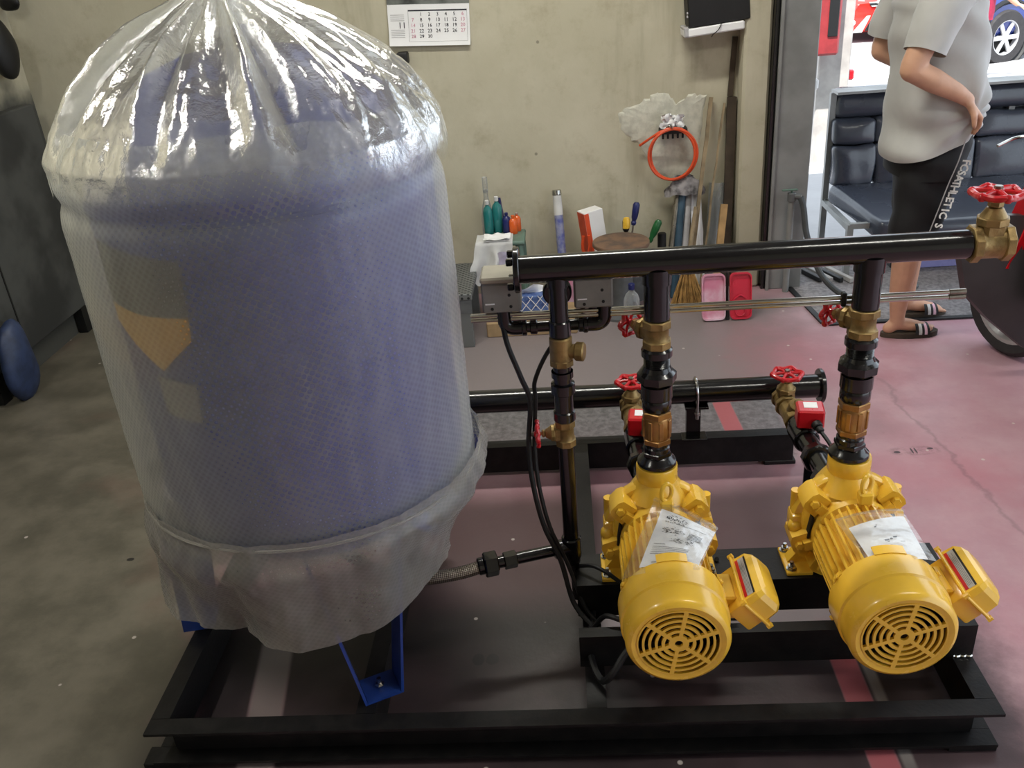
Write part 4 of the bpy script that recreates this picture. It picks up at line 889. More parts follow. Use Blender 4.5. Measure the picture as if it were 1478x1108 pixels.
t = thing('pliers', 'pliers with bright orange handles left of the rusty plate', 'pliers', (.10, 3.96, .2))
for s in (-1, 1): MB().tube(spline([(.10+s*.004, 3.97, .22), (.10+s*.016, 3.965, .27), (.102+s*.012, 3.965, .325)], 4), .0075, 8).build('handle', 'orange', t)
MB().box((.10, 3.972, .20), (.02, .012, .06), None, .004).build('jaw', 'steel', t)
tag(MB().bb((.06, 3.93, 0), (.135, 4.0, .185), .004).build('wooden_block', 'woodd'), 'dark block under the orange-handled pliers', 'block')
t = thing('wrapped_tube', 'long paper roll in blue-printed plastic with silver tape on top', 'tube', (-.01, 4.0, 0))
u_, w_ = Vector((-.004, 3.97, 0)), Vector((-.024, 4.09, .515)); d_ = (w_-u_)
MB().cyl(u_, u_+d_*.78, .021, n=18).build('printed_sleeve', pm('blue_print_wrap', (146, 150, 178), .35, 0, .2, 30, rgb2=(84, 92, 160)), t)
MB().cyl(u_+d_*.78, u_+d_*.95, .022, .020, n=18).build('paper_end', 'cloth', t); MB().cyl(u_+d_*.95, w_, .023, .022, n=18, bev=.004).build('tape_cap', 'chrome', t)
# green stool with cloths and bottles
t = thing('plastic_stool', 'green plastic stool partly covered by white cloths', 'stool', (-.27, 3.92, 0))
m = MB(); m.box((-.27, 3.92, .352), (.19, .19, .022), None, .010, 3); m.build('seat', 'greenp', t)
for sx in (-1, 1):
    for sy in (-1, 1): m = MB(); m.tube([(-.27+sx*.07, 3.92+sy*.07, .342), (-.27+sx*.088, 3.92+sy*.088, .0)], [.02, .014], 8); m.build('leg', 'greenp', t)
m = MB(); m.box((-.27, 3.835, .30), (.15, .008, .07), None, .003); m.build('apron', 'greenp', t)
m = MB()
def cl(u, v):
    x = -.395+.165*u; k = max(0, v-.4)/.6; y = 3.93-.115*min(v/.4, 1); dz = .11+.07*abs(math.sin(u*3.3+.4))+.03*math.sin(u*9)
    z = .368-dz*k+.008*ns(u*4, v*5, 1)
    return Vector((x-.03*k*(1-u)+.022*ns(u*3, v*4, 3)*k, y-.02*k+.03*ns(u*4, v*2, 7)*k-.022*math.sin(u*12+1.5*v)*k, z))
m.grid(cl, 24, 24); m.grid(lambda u, v: cl(u, v)+Vector((0, .002, .002)), 24, 24); tag(m.build('white_cloth', 'cloth', ang=180), 'white cloth draped over the left side of the green stool', 'cloth')
m = MB(); m.grid(lambda u, v: Vector((-.36+.12*u, 3.90-.085*v, .378+.012*ns(u*3, v*3, 4)+.005*math.sin(v*9))), 14, 14); m.grid(lambda u, v: Vector((-.36+.12*u, 3.90-.085*v, .372)), 14, 14); tag(m.build('folded_cloth', 'white', ang=180), 'folded white towel on top of the green stool', 'cloth')
m = MB(); m.grid(lambda u, v: Vector((-.305+.075*u+.008*ns(u*4, v*4, 2), 3.805-.012*math.sin(u*6+v*2), .318-.13*v+.01*math.sin(u*5))), 14, 14); m.grid(lambda u, v: Vector((-.305+.075*u+.008*ns(u*4, v*4, 2), 3.809-.012*math.sin(u*6+v*2), .318-.13*v+.01*math.sin(u*5))), 14, 14); tag(m.build('lilac_cloth', pm('lilac_cloth', (186, 178, 198), .9), ang=180), 'small lilac cloth hanging at the front of the green stool', 'cloth')
def bottle(x, y, z, r, h, mat, capm, label, cat='bottle', nm='bottle', lb=None):
    t = thing(nm, label, cat, (x, y, z)); m = MB(); m.lathe([(0, 0), (r*.92, 0), (r, .006), (r, h*.66), (r*.8, h*.76), (r*.36, h*.84), (r*.36, h*.9), (0, h*.9)], (x, y, z), (0, 0, 1), 20); m.build('bottle', mat, t)
    m = MB(); m.cyl((x, y, z+h*.88), (x, y, z+h), r*.42, n=12, bev=.001); m.build('cap', capm, t)
    if lb:
        m = MB(); m.lathe([(r*1.012, h*.2), (r*1.012, h*.58)], (x, y, z), (0, 0, 1), 10, PI*.55, PI*1.35, phase=PI*.5*0); m.build('label', lb, t)
    return t
ZS_ = .3635
bottle(-.342, 3.965, ZS_, .022, .155, 'teal', 'cloth', 'slim teal bottle with white label on the green stool, left one', lb='white')
bottle(-.300, 3.985, ZS_, .024, .165, 'teal', 'cloth', 'teal bottle on the green stool behind the labelled one')
bottle(-.352, 4.07, .0, .03, .60, 'bottle', 'bottle', 'tall clear bottle with white nozzle behind the teal bottles')
bottle(-.258, 3.96, ZS_, .020, .095, 'navy', 'navy', 'small dark blue bottle with white and red label on the stool', lb='white')
bottle(-.228, 3.945, ZS_, .019, .085, 'orangel', 'orangel', 'small orange bottle at the stool edge, the nearer one', lb='white')
bottle(-.212, 3.985, ZS_, .018, .085, 'orangel', 'bottle', 'small orange bottle at the stool edge, the farther one')
tag(MB().cyl((-.27, 4.01, .3645), (-.288, 4.01, .515), .007, n=8).build('brush_handle', 'navy'), 'dark blue brush handle standing among the small bottles', 'brush')
# low boxes
t = thing('tissue_box', 'blue tissue box with white lattice lines and a tissue sticking out', 'box', (-.16, 3.72, .07)); tb_ = MB().bb((-.215, 3.68, .0705), (-.085, 3.77, .155), .003).build('box', pm('blue_print_card', (86, 112, 168), .6, 0, .25, 60, rgb2=(50, 70, 124)), t)
m = MB()
for k in range(-1, 4):
    for s in (-1, 1):
        xa, xb = -.215+.043*k, -.215+.043*k+.065; za, zb = (.071, .154) if s > 0 else (.154, .071)
        lo, hi = max(xa, -.215), min(xb, -.085)
        if hi <= lo: continue
        f_ = lambda x: za+(zb-za)*(x-xa)/(xb-xa); m.add([(lo, 3.6795, f_(lo)-.0025), (hi, 3.6795, f_(hi)-.0025), (hi, 3.6795, f_(hi)+.0025), (lo, 3.6795, f_(lo)+.0025)], [[0, 1, 2, 3]])
m.build('lattice_print', 'white', t)
m = MB(); m.grid(lambda u, v: Vector((-.20+.11*u, 3.725-.03*math.sin(u*3+1)*v, .1555+.045*v*(1-.5*abs(2*u-1))+.01*ns(u*4, v*4, 2))), 12, 8); m.build('tissue', 'white', t, 180)
t = tag(MB().bb((-.36, 3.60, 0), (.04, 3.805, .068), .004).build('flat_carton', 'tan'), 'flat tan cardboard box on the floor under the tissue box', 'box')
bottle(.005, 3.95, 0, .036, .20, 'pink', 'pink', 'pink plastic jug behind the right pressure switch', 'jug', 'plastic_jug')
bottle(.28, 3.62, 0, .034, .21, 'bottle', 'navy', 'clear plastic bottle standing under the rusty plate')
m = MB(); m.grid(lambda u, v: (lambda a, r: Vector((.33+r*math.cos(a), 3.56+r*math.sin(a)*.8, max(.002, .05-.05*v+.02*ns(3*math.cos(a), 3*math.sin(a), v*3)))))(2*PI*u, .02+.06*v), 30, 8, None, True); tag(m.build('crumpled_bag', 'zipbag', ang=180), 'crumpled clear plastic bag on the floor below the rusty plate', 'bag')
# perforated grey platform left, with the dark bottle
t = thing('perforated_bench', 'low grey perforated metal bench beside the wrapped tank', 'bench', (-.62, 3.65, 0))
def perf():
    p = NT('perforated_sheet'); co = p.n('ShaderNodeTexCoord').outputs['Object']; mp = p.n('ShaderNodeMapping', None, Vector=co, Rotation=(0, 0, .78)); vo = p.n('ShaderNodeTexVoronoi', dict(feature='F1'), Vector=mp, Scale=52., Randomness=0.).outputs['Distance']
    p.put(p.b.inputs['Base Color'], p.mix(p.ramp(vo, .26, .36), lin((34, 36, 36)), lin((112, 114, 114)))); p.b.inputs['Roughness'].default_value = .5; p.b.inputs['Metallic'].default_value = .2; return p.m
MT['perf'] = perf()
MB().bb((-.95, 3.50, .222), (-.40, 3.90, .25), .003).build('top_plate', 'perf', t); MB().bb((-.95, 3.505, .16), (-.405, 3.512, .222)).build('apron', 'greymetal', t)
for x, y in ((-.44, 3.52), (-.93, 3.52), (-.44, 3.86), (-.93, 3.86)): MB().bb((x-.03, y-.012, 0), (x+.03, y+.028, .222), .002).build('leg', 'perf', t)
MB().bb((-.92, 3.54, .05), (-.46, 3.86, .058)).build('lower_shelf', 'greymetal', t)
bottle(-.555, 3.78, .2505, .045, .20, 'rubber', 'rubber', 'squat dark bottle with purple label on the perforated bench', lb='purple')
tag(MB().bb((-.53, 3.60, .0585), (-.44, 3.68, .115), .004).build('brown_block', 'brown'), 'brown wooden block on the lower shelf of the perforated bench', 'block')
# broom head and red dust pans
t = thing('broom', 'straw broom standing head down behind the red pans', 'broom', (.54, 3.9, 0))
m = MB()
rb = random.Random(5)
for i in range(150):
    a = rb.uniform(-1, 1); b = rb.uniform(-1, 1); m.tube([(.555+.02*a, 3.86+.012*b, .17), (.555+.05*a, 3.85+.02*b, .09), (.56+.085*a+rb.uniform(-.008, .008), 3.83+.03*b, .004)], [.003, .003, .0018], 4)
br_ = m.build('straw', 'straw', t); br_['kind'] = 'stuff'
MB().cyl((.555, 3.86, .15), (.56, 3.875, .24), .022, .014, n=14, bev=.003).build('binding', 'woodd', t); MB().cyl((.56, 3.875, .235), (.605, 3.99, .42), .010, n=10).build('handle', 'wood2', t)
def pan(x0, x1, mat, label, ring):
    t = thing('dust_pan', label, 'dustpan', ((x0+x1)/2, 3.68, 0)); m = MB(); w = x1-x0; c = .022; P = []
    for cx, cz, a0 in ((x1-c, .205-c, 0), (x0+c, .205-c, 90), (x0+c, c, 180), (x1-c, c, 270)):
        for k in range(5): a = math.radians(a0+22.5*k); P.append((cx-x0+c*math.cos(a), cz+c*math.sin(a)))
    up_ = Vector((0, .22, 1)).normalized(); nn = Vector((1, 0, 0)).cross(up_); o = Vector((x0, 3.655, .004))
    m.prism(P, o, (1, 0, 0), up_, -nn, .008); m.build('plate', mat, t)
    m = MB(); n = len(P); inn = [(w/2+(a-w/2)*.90, .1025+(b-.1025)*.93) for a, b in P]
    vs_ = [o+Vector((1, 0, 0))*a+up_*b for a, b in P]+[o+Vector((1, 0, 0))*a+up_*b for a, b in inn]
    vs_ += [q+nn*.012 for q in vs_]; m.add(vs_, [[2*n+i, 2*n+(i+1) % n, 3*n+(i+1) % n, 3*n+i] for i in range(n)]+[[i, (i+1) % n, 2*n+(i+1) % n, 2*n+i] for i in range(n)]+[[n+i, n+(i+1) % n, 3*n+(i+1) % n, 3*n+i] for i in range(n)])
    m.build('rim', mat, t)
    if ring:
        m = MB(); q = o+Vector((w*.48, 0, 0))+up_*.035+nn*.004; m.tube([q+Vector((1, 0, 0))*.022*math.cos(a)+up_*.022*math.sin(a) for a in [2*PI*i/20 for i in range(20)]], .0035, 6, True)
        q = o+Vector((w*.28, 0, 0))+up_*.095+nn*.005; m.tube(spline([q-Vector((.02, 0, .02)), q, q+Vector((.02, 0, .012)), q+Vector((.045, 0, -.008))], 3), .004, 6); m.build('moulded_ring', mat, t)
pan(.590, .692, 'pink', 'faded pink-white plastic pan leaning left of the red one', False); pan(.712, .806, 'redp', 'bright red plastic pan with moulded ring leaning by the wall', True)
tag(MB().tube([(.702, 3.66, .0), (.703, 3.69, .12), (.704, 3.71, .21)], [.009, .005, .005], 8).build('pan_handle', 'rubber'), 'thin black rod standing between the two plastic pans', 'rod')
# left wall: sacks, steel panel, blue bag
def blob(c, r, sc, mat, name, label, cat, amp=.05, fr=4):
    m = MB(); m.ball((0, 0, 0), r, 16, sc)
    for q in m.v: d = 1+amp/r*ns(q.x*fr+c[0], q.y*fr, q.z*fr+c[2]); q *= d; q += Vector(c)
    return tag(m.build(name, mat, ang=180), label, cat)
blob((-2.345, 3.93, 1.31), .1, (.5, .8, 1.25), 'rubber', 'black_sack', 'black cloth sack hanging high on the left wall', 'sack', .02, 9)
blob((-2.33, 4.06, 1.50), .045, (1.2, .6, 1), 'rubber', 'dark_glove', 'crumpled dark glove hung in the wall corner, top left', 'glove', .025, 20)
t = thing('steel_cabinet', 'dark grey scuffed steel cabinet standing along the left wall', 'cabinet', (-2.37, 3.2, 0))
MT['cab'] = pm('scuffed_grey_steel', (74, 75, 74), .6, .1, .25, 3, .1, rgb2=(48, 49, 49), lo=.4, hi=.62)
MB().bb((-2.399, 2.2, .13), (-2.34, 4.03, 1.07), .006).build('body', 'cab', t)
for y in (2.3, 3.2, 3.95): MB().bb((-2.395, y-.03, 0), (-2.35, y+.03, .13)).build('foot', 'rubber', t)
for y in (2.81, 3.42): MB().bb((-2.34, y-.004, .15), (-2.337, y+.004, .98)).build('door_seam', 'dark', t)
blob((-2.285, 3.24, .17), .085, (.55, 1.2, 1.95), pm('dark_blue_bag', (44, 58, 92), .5, 0, .2, 20), 'blue_bag', 'dark blue plastic bag slumped at the foot of the left wall', 'bag', .03, 7)
# pipe with tap and hose at the door post
t = thing('tap_pipe', 'thin grey water pipe with a tap standing at the steel door post', 'pipe', (1.03, 3.95, 0))
MB().cyl((1.022, 3.955, 0), (1.022, 3.955, .44), .014, n=14).build('riser', 'post', t); m = MB(); m.cyl((1.022, 3.955, .43), (1.022, 3.955, .47), .019, n=12, bev=.003); m.cyl((1.022, 3.955, .455), (1.06, 3.94, .452), .013, n=12); m.build('tap_body', 'greymetal', t); m = MB(); m.box((1.01, 3.945, .485), (.07, .012, .008), None, .003); m.cyl((1.022, 3.955, .465), (1.022, 3.955, .482), .005, n=8); m.build('tap_handle', 'greenp', t)
tag(MB().tube(spline([(1.058, 3.94, .45), (1.072, 3.93, .40), (1.085, 3.91, .30), (1.11, 3.88, .21), (1.15, 3.85, .115), (1.21, 3.81, .05), (1.28, 3.77, .02), (1.36, 3.74, .016), (1.6, 3.9, .016)], 6), .0135, 10).build('garden_hose', pm('grey_rubber_hose', (74, 78, 80), .5)), 'dark grey rubber hose hanging from the tap by the door post', 'hose')
t = thing('floor_plate', 'speckled grey steel plate over the trench in the doorway', 'plate', (1.7, 3.9, 0))
MB().add([(1.105, 3.56, .006), (2.6, 3.56, .006), (2.6, 4.3, .006), (1.03, 4.3, .006), (1.105, 3.56, .0005), (2.6, 3.56, .0005), (2.6, 4.3, .0005), (1.03, 4.3, .0005)], [[0, 1, 2, 3], [7, 6, 5, 4], [0, 4, 5, 1], [1, 5, 6, 2], [2, 6, 7, 3], [3, 7, 4, 0]]).build('sheet', pm('speckled_plate', (132, 126, 126), .7, 0, .2, 60, .2), t)
m = MB(); m.bb((1.10, 3.535, .0005), (2.6, 3.56, .008)); m.add([(1.105, 3.56, .008), (1.08, 3.56, .008), (1.005, 4.3, .008), (1.03, 4.3, .008), (1.105, 3.56, .0005), (1.08, 3.56, .0005), (1.005, 4.3, .0005), (1.03, 4.3, .0005)], [[0, 1, 2, 3], [7, 6, 5, 4], [0, 4, 5, 1], [1, 5, 6, 2], [2, 6, 7, 3], [3, 7, 4, 0]]); m.build('edge_frame', 'rubber', t)
for x, y, rz in ((1.25, 4.18, .3), (1.22, 4.1, .3)):
    pass
t = thing('slotted_grate', 'black slotted grate on the floor beside the sofa leg', 'grate', (1.21, 4.12, 0))
for i in range(4): MB().box((1.17+.045*i, 4.12-.01*i, .02), (.022, .20, .022), Matrix.Rotation(.35, 3, 'Z'), .002).build('bar', 'rubber' if i % 2 == 0 else 'concrete', t)

# ---------------------------------------------------------------- black vinyl sofa in the doorway
t = thing('sofa', 'long black vinyl bench sofa standing in the workshop doorway', 'sofa', (2.2, 4.4, 0))
SX0, SX1 = 1.335, 3.15
def cushion(x0, x1, y0, y1, z0, z1, r, amp=.006, lean=0, fr=9, pw=2.6):
    m = MB(); m.box((0, 0, 0), (x1-x0, y1-y0, z1-z0), None, r, 4); bm = bmesh.new(); vs_ = [bm.verts.new(q) for q in m.v]
    for f in m.f: bm.faces.new([vs_[i] for i in f])
    bmesh.ops.subdivide_edges(bm, edges=[e for e in bm.edges if e.calc_length() > .05], cuts=5, use_grid_fill=True); bm.verts.index_update(); o = MB()
    P = []
    for v in bm.verts:
        q = v.co.copy(); hx, hz, hy = (x1-x0)/2, (z1-z0)/2, (y1-y0)/2
        puff = (1-min(1, abs(q.x/hx))**pw)*(1-min(1, abs(q.z/hz))**pw); q.y += (1 if q.y > 0 else -1)*puff*.014*(1 if abs(q.y) > hy*.5 else 0)
        q += noise.noise_vector(Vector((q.x*fr+x0*3, q.y*fr, q.z*fr*.6+z0*5)))*amp
        q += Vector(((x0+x1)/2, (y0+y1)/2, (z0+z1)/2)); q.y += lean*(q.z-.3); P.append(q)
    o.add(P, [[v.index for v in f.verts] for f in bm.faces]); bm.free(); return o
cushion(SX0+.01, SX1, 4.44, 4.56, .655, .795, .05, .008, .2).build('top_roll', 'leather', t, 180)
xs = [SX0+.012, 1.545, 2.02, 2.5, SX1]
for a, b in zip(xs, xs[1:]):
    cushion(a, b-.002, 4.43, 4.53, .54, .655, .02, .012, .2).build('back_panel', 'leather', t, 180)
    cushion(a, b-.002, 4.425, 4.53, .34, .538, .02, .016, .2).build('back_panel', 'leather', t, 180)
m = cushion(SX0-.005, SX1, 4.02, 4.46, .265, .355, .03, .010, 0, 7)
for q in m.v:
    k = max(0, (4.44-q.y)/.42); q.x += .12*k*max(0, 1-(q.x-SX0)/.5); q.z -= .075*k
m.build('seat_cushion', 'leather', t, 180)
m = MB(); m.bb((SX0+.13, 4.07, .12), (SX1, 4.085, .22)); m.build('front_apron', 'leather', t)
MB().add([(SX0+.02, 4.575, .34), (SX1-.02, 4.575, .34), (SX1-.02, 4.575, .78), (SX0+.02, 4.575, .78), (SX0+.02, 4.585, .34), (SX1-.02, 4.585, .34), (SX1-.02, 4.585, .78), (SX0+.02, 4.585, .78)], [[0, 1, 2, 3], [7, 6, 5, 4], [0, 4, 5, 1], [1, 5, 6, 2], [2, 6, 7, 3], [3, 7, 4, 0]]).build('back_board', 'leather', t)
for x in (SX0+.008, 2.2, SX1): 
    m = MB(); m.bb((x-.014, 4.54, 0), (x+.014, 4.568, .78)); m.bb((x-.014, 4.10, 0), (x+.014, 4.128, .255)); m.bb((x-.014, 4.128, .225), (x+.014, 4.54, .253)); m.build('steel_leg', 'post', t)
m = MB(); m.bb((SX0+.005, 4.10, .235), (SX1-.02, 4.125, .26)); m.bb((SX0+.005, 4.53, .235), (SX1-.02, 4.55, .26)); m.bb((SX0+.002, 4.46, .785), (SX1-.02, 4.572, .797)); m.build('rail', 'post', t)
tag(MB().bb((1.66, 4.14, .008), (2.25, 4.42, .115), .003).build('mauve_box', 'purple'), 'flat mauve box pushed under the sofa', 'box')
tag(MB().bb((1.57, 4.16, .0075), (1.655, 4.42, .10), .003).build('dark_box', 'rubber'), 'small dark box under the sofa left of the mauve box', 'box')

# ---------------------------------------------------------------- people
def fuse(tubes, name, mat, parent, vox=.009, it=4):
    m = MB()
    for pts, rs in tubes:
        m.tube(pts, rs, 14)
        for q, r_ in ((pts[0], rs[0] if isinstance(rs, list) else rs), (pts[-1], rs[-1] if isinstance(rs, list) else rs)): m.ball(q, r_*.985, 7)
    o = m.build(name, mat, None); md = o.modifiers.new('r', 'REMESH'); md.mode = 'VOXEL'; md.voxel_size = vox; sm = o.modifiers.new('s', 'SMOOTH'); sm.iterations = it; sm.factor = .5
    dg = bpy.context.evaluated_depsgraph_get(); me = bpy.data.meshes.new_from_object(o.evaluated_get(dg)); loc = o.location.copy()
    vs_ = [v.co+loc for v in me.vertices]; fs_ = [list(p.vertices) for p in me.polygons]; old = o.data
    bpy.data.objects.remove(o); bpy.data.meshes.remove(old); bpy.data.meshes.remove(me)
    return mesh_obj(name, vs_, fs_, [(q.x, q.z) for q in vs_], mat, parent, 180)
def loft(rings, n, name, mat, parent, fold=.0, fr=14, capped=False, pull=None):
    """rings: (z, cx, cy, hx, hy, slope) - rounded sections stacked upward; slope tilts z with x"""
    m = MB(); R_ = []
    for i in range(len(rings)-1):
        for k in range(7): R_.append([rings[i][j]+(rings[i+1][j]-rings[i][j])*k/7 for j in range(6)])
    R_.append(list(rings[-1])); vs_ = []
    for (z, cx, cy, hx, hy, sl) in R_:
        for k in range(n):
            a = 2*PI*k/n; c, s = math.cos(a), math.sin(a); c = math.copysign(abs(c)**.85, c); s = math.copysign(abs(s)**.85, s)
            x, y = cx+hx*c, cy+hy*s; f = fold*(ns(x*fr, y*fr, z*fr*.7)+.6*math.sin((x+z*1.1+y*.3)*34+3*ns(x*4, y*4, z*4)))
            zz = z+sl*(x-cx)
            if pull:
                d = Vector((x, y, zz))-Vector(pull); L = d.length; f += .011*math.exp(-L/.20)*math.sin(9*math.atan2(d.z, -d.x+.4*d.y)+1)*min(1, L/.06)+.007*math.sin(26*(zz+.55*x)+4*ns(x*3, y*3, zz*3))*max(0, min(1, (1.0-zz)/.2))
            vs_.append((x+f*c, y+f*s, zz))
    fs_ = [[i*n+k, i*n+(k+1) % n, (i+1)*n+(k+1) % n, (i+1)*n+k] for i in range(len(R_)-1) for k in range(n)]
    if capped: fs_ += [[(len(R_)-1)*n+k for k in range(n)]]
    m.add(vs_, fs_); return m.build(name, mat, parent, 180)
def hand(base, d, side, palmn, parent_tubes, curl=.5, sc=1.0):
    """palm plus five separate bent fingers as tapered chains"""
    d = Vector(d).normalized(); nrm = Vector(palmn).normalized(); s = d.cross(nrm).normalized()*side; b = Vector(base)
    for k, o_ in enumerate((-.027, -.009, .009, .026)):
        parent_tubes.append(([b+s*o_*.6*sc, b+(d*.05+s*o_)*sc, b+(d*.085+s*o_*1.05)*sc], [.015*sc, .013*sc, .0095*sc]))
        L = (.062, .072, .068, .052)[k]*sc; p = b+(d*.082+s*o_*1.05)*sc; dr = d.copy(); pts = [p]
        for j in range(3):
            dr = (dr*math.cos(curl)+nrm*math.sin(curl)).normalized() if j or curl > .3 else dr; p = p+dr*L*(.45, .32, .25)[j]; pts.append(p)
        parent_tubes.append((pts, [.0092*sc, .0086*sc, .008*sc, .0068*sc]))
    p = b+(d*.02-s*.022)*sc; q = p+(d*.030-s*.030+nrm*.012)*sc; parent_tubes.append(([p, q, q+(d*.03-s*.006+nrm*.02)*sc], [.014*sc, .011*sc, .0085*sc]))
def face(root, c, fwd, R0, hairm='hair', long=False):
    """eyes, brows, mouth, ears and hair on a head of radius R0 at c that looks along fwd"""
    c = Vector(c); f_ = Vector(fwd).normalized(); s_ = Vector((0, 0, 1)).cross(f_).normalized(); u_ = f_.cross(s_)
    for k in (-1, 1):
        m = MB(); m.ball(c+f_*R0*.86+s_*k*.031+u_*.004, .011, 6); e = m.build('eye', 'white', root); m = MB(); m.ball(c+f_*(R0*.86+.007)+s_*k*.031+u_*.004, .0058, 5); m.build('iris', 'hair', e)
        m = MB(); m.tube([c+f_*R0*.93+s_*k*.018+u_*.022, c+f_*R0*.94+s_*k*.032+u_*.027, c+f_*R0*.88+s_*k*.046+u_*.021], .0035, 6); m.build('eyebrow', hairm, root)
    m = MB(); m.tube([c+f_*R0*.93-s_*.022-u_*.052, c+f_*R0*1.0-u_*.050, c+f_*R0*.93+s_*.022-u_*.052], .005, 6); m.build('mouth', pm('lip', (160, 92, 84), .5), root)
    m = MB()
    def hr(u, v):
        a = 2*PI*u; k = min(1, max(0, (math.cos(a)-.15)/.5)); k = k*k*(3-2*k); lo = 2.0*(1-k)+.95*k; th = lo*v; r_ = R0*(1.17+.02*ns(6*math.cos(a), 6*math.sin(a), 5*v))
        return c+u_*(r_*1.16*math.cos(th)+.008)+(f_*math.cos(a)*1.06+s_*math.sin(a)*.9)*r_*math.sin(th)
    m.grid(hr, 48, 18, None, True); m.build('hair', hairm, root, 180)
# bystander in grey T-shirt and black shorts, right side to the camera, tugging the shirt hem
per = thing('person', 'person in grey T-shirt, black sports shorts and sandals tugging the shirt hem', 'person', (1.42, 3.5, 0))
T = []
YN, YF = 3.405, 3.60     # near and far leg
T.append(([(1.385, YN, .80), (1.372, YN, .60), (1.348, YN, .42), (1.342, YN, .33), (1.336, YN, .18), (1.338, YN, .085), (1.34, YN, .06)], [.078, .07, .055, .052, .040, .029, .030]))
T.append(([(1.40, YF, .80), (1.415, YF, .60), (1.43, YF, .42), (1.435, YF, .33), (1.438, YF, .18), (1.445, YF, .085), (1.448, YF, .06)], [.078, .07, .055, .052, .040, .029, .030]))
for x, y in ((1.338, YN), (1.445, YF)):
    T.append(([(x-.012, y, .048), (x-.03, y, .036)], [.026, .024])); T.append(([(x, y, .055), (x+.055, y, .046), (x+.11, y-.003, .034), (x+.135, y-.004, .030)], [.026, .026, .021, .015]))
    for k, o_ in enumerate((.022, .008, -.006, -.018, -.028)):
        T.append(([(x+.12, y+o_*.9*(1 if y == YF else -1)*-1, .027), (x+.158-.009*k, y+o_*(-1 if y == YF else 1), .024)], [.0105 if k == 0 else .0085, .008 if k == 0 else .0062]))
T.append(([(1.395, 3.50, .80), (1.405, 3.5, .95), (1.395, 3.5, 1.10), (1.38, 3.5, 1.25), (1.372, 3.5, 1.34)], [.125, .135, .125, .11, .07]))
T.append(([(1.375, 3.33, 1.305), (1.375, 3.5, 1.335), (1.375, 3.67, 1.305)], [.05, .065, .05]))
T.append(([(1.375, 3.5, 1.33), (1.385, 3.5, 1.42), (1.395, 3.5, 1.46)], [.052, .046, .048]))
HC = Vector((1.415, 3.49, 1.545))
T.append(([HC+Vector((-.012, 0, .03)), HC+Vector((.0, 0, -.01)), HC+Vector((.022, 0, -.07))], [.088, .082, .050])); T.append(([HC+Vector((.075, 0, .015)), HC+Vector((.098, 0, -.022)), HC+Vector((.085, 0, -.028))], [.010, .014, .012]))
for k in (-1, 1): T.append(([HC+Vector((-.012, k*.082, .018)), HC+Vector((-.008, k*.088, -.02))], [.015, .011]))
# near (right) arm: elbow back, forearm across to the belly
T.append(([(1.325, 3.315, 1.30), (1.268, 3.275, 1.19), (1.225, 3.265, 1.085), (1.222, 3.265, 1.07)], [.052, .047, .042, .041]))
T.append(([(1.222, 3.265, 1.072), (1.30, 3.262, 1.03), (1.385, 3.268, .985), (1.432, 3.28, .955)], [.041, .041, .031, .024]))
hand((1.425, 3.283, .957), (.62, .12, -.62), 1, (-.75, .2, -.62), T, .62, 1.0)
# far arm mirrored, hand at the front of the shirt
T.append(([(1.335, 3.69, 1.30), (1.30, 3.735, 1.19), (1.275, 3.745, 1.08)], [.052, .046, .040])); T.append(([(1.275, 3.745, 1.075), (1.36, 3.73, 1.03), (1.47, 3.68, .98)], [.040, .036, .025]))
hand((1.468, 3.682, .98), (.75, -.5, -.35), -1, (-.5, -.5, -.6), T, .55)
fuse(T, 'body', 'skin', per, .0062, 3)
face(per, HC, (1, 0, -.05), .088)
loft([(.775, 1.398, 3.5, .150, .212, .40), (.81, 1.402, 3.5, .158, .212, .34), (.88, 1.41, 3.5, .164, .210, .18), (.97, 1.412, 3.5, .164, .200, .0), (1.07, 1.402, 3.5, .160, .182, 0), (1.17, 1.388, 3.5, .150, .182, 0), (1.26, 1.372, 3.5, .138, .190, 0), (1.32, 1.37, 3.5, .110, .160, 0), (1.365, 1.372, 3.5, .075, .085, 0), (1.385, 1.374, 3.5, .062, .066, 0)], 96, "shirt", "shirt", per, .009, 7, False, (1.49, 3.32, .89))
def sleeve_(pts, rs, name, mat, par):
    m = MB(); n = 28; P = spline(pts, 5); vs_ = []; Rr = [rs[0]+(rs[-1]-rs[0])*i/(len(P)-1) for i in range(len(P))]
    k = len(m.v); m.tube(P, Rr, n, False, False)
    for q in m.v: q += noise.noise_vector(q*14)*.006
    return m.build(name, mat, par, 180)
sleeve_([(1.372, 3.36, 1.312), (1.325, 3.315, 1.275), (1.285, 3.285, 1.19), (1.262, 3.272, 1.125)], [.085, .072], 'sleeve', 'shirt', per)
sleeve_([(1.372, 3.64, 1.312), (1.335, 3.69, 1.27), (1.30, 3.73, 1.19), (1.288, 3.74, 1.125)], [.085, .072], 'sleeve', 'shirt', per)
# shirt hem pulled out at the front
m = MB(); m.grid(lambda u, v: Vector((1.545+.035*math.sin(u*3.1)-.03*v, 3.40+.17*u, .885-.12*v-.02*u+.01*ns(u*5, v*5, 3))), 16, 16); m.grid(lambda u, v: Vector((1.541+.035*math.sin(u*3.1)-.03*v, 3.40+.17*u, .885-.12*v-.02*u+.01*ns(u*5, v*5, 3))), 16, 16); m.build('shirt_flap', 'shirt', per, 180)
loft([(.425, 1.352, YN, .084, .088, 0), (.52, 1.366, YN, .092, .092, 0), (.62, 1.38, YN+.01, .102, .102, 0), (.72, 1.39, YN+.03, .115, .13, 0)], 40, 'shorts_leg', 'shorts', per, .006, 8)
loft([(.425, 1.435, YF, .080, .086, 0), (.52, 1.43, YF, .088, .09, 0), (.62, 1.42, YF-.01, .098, .10, 0), (.72, 1.405, YF-.03, .112, .125, 0)], 40, 'shorts_leg', 'shorts', per, .006, 8)
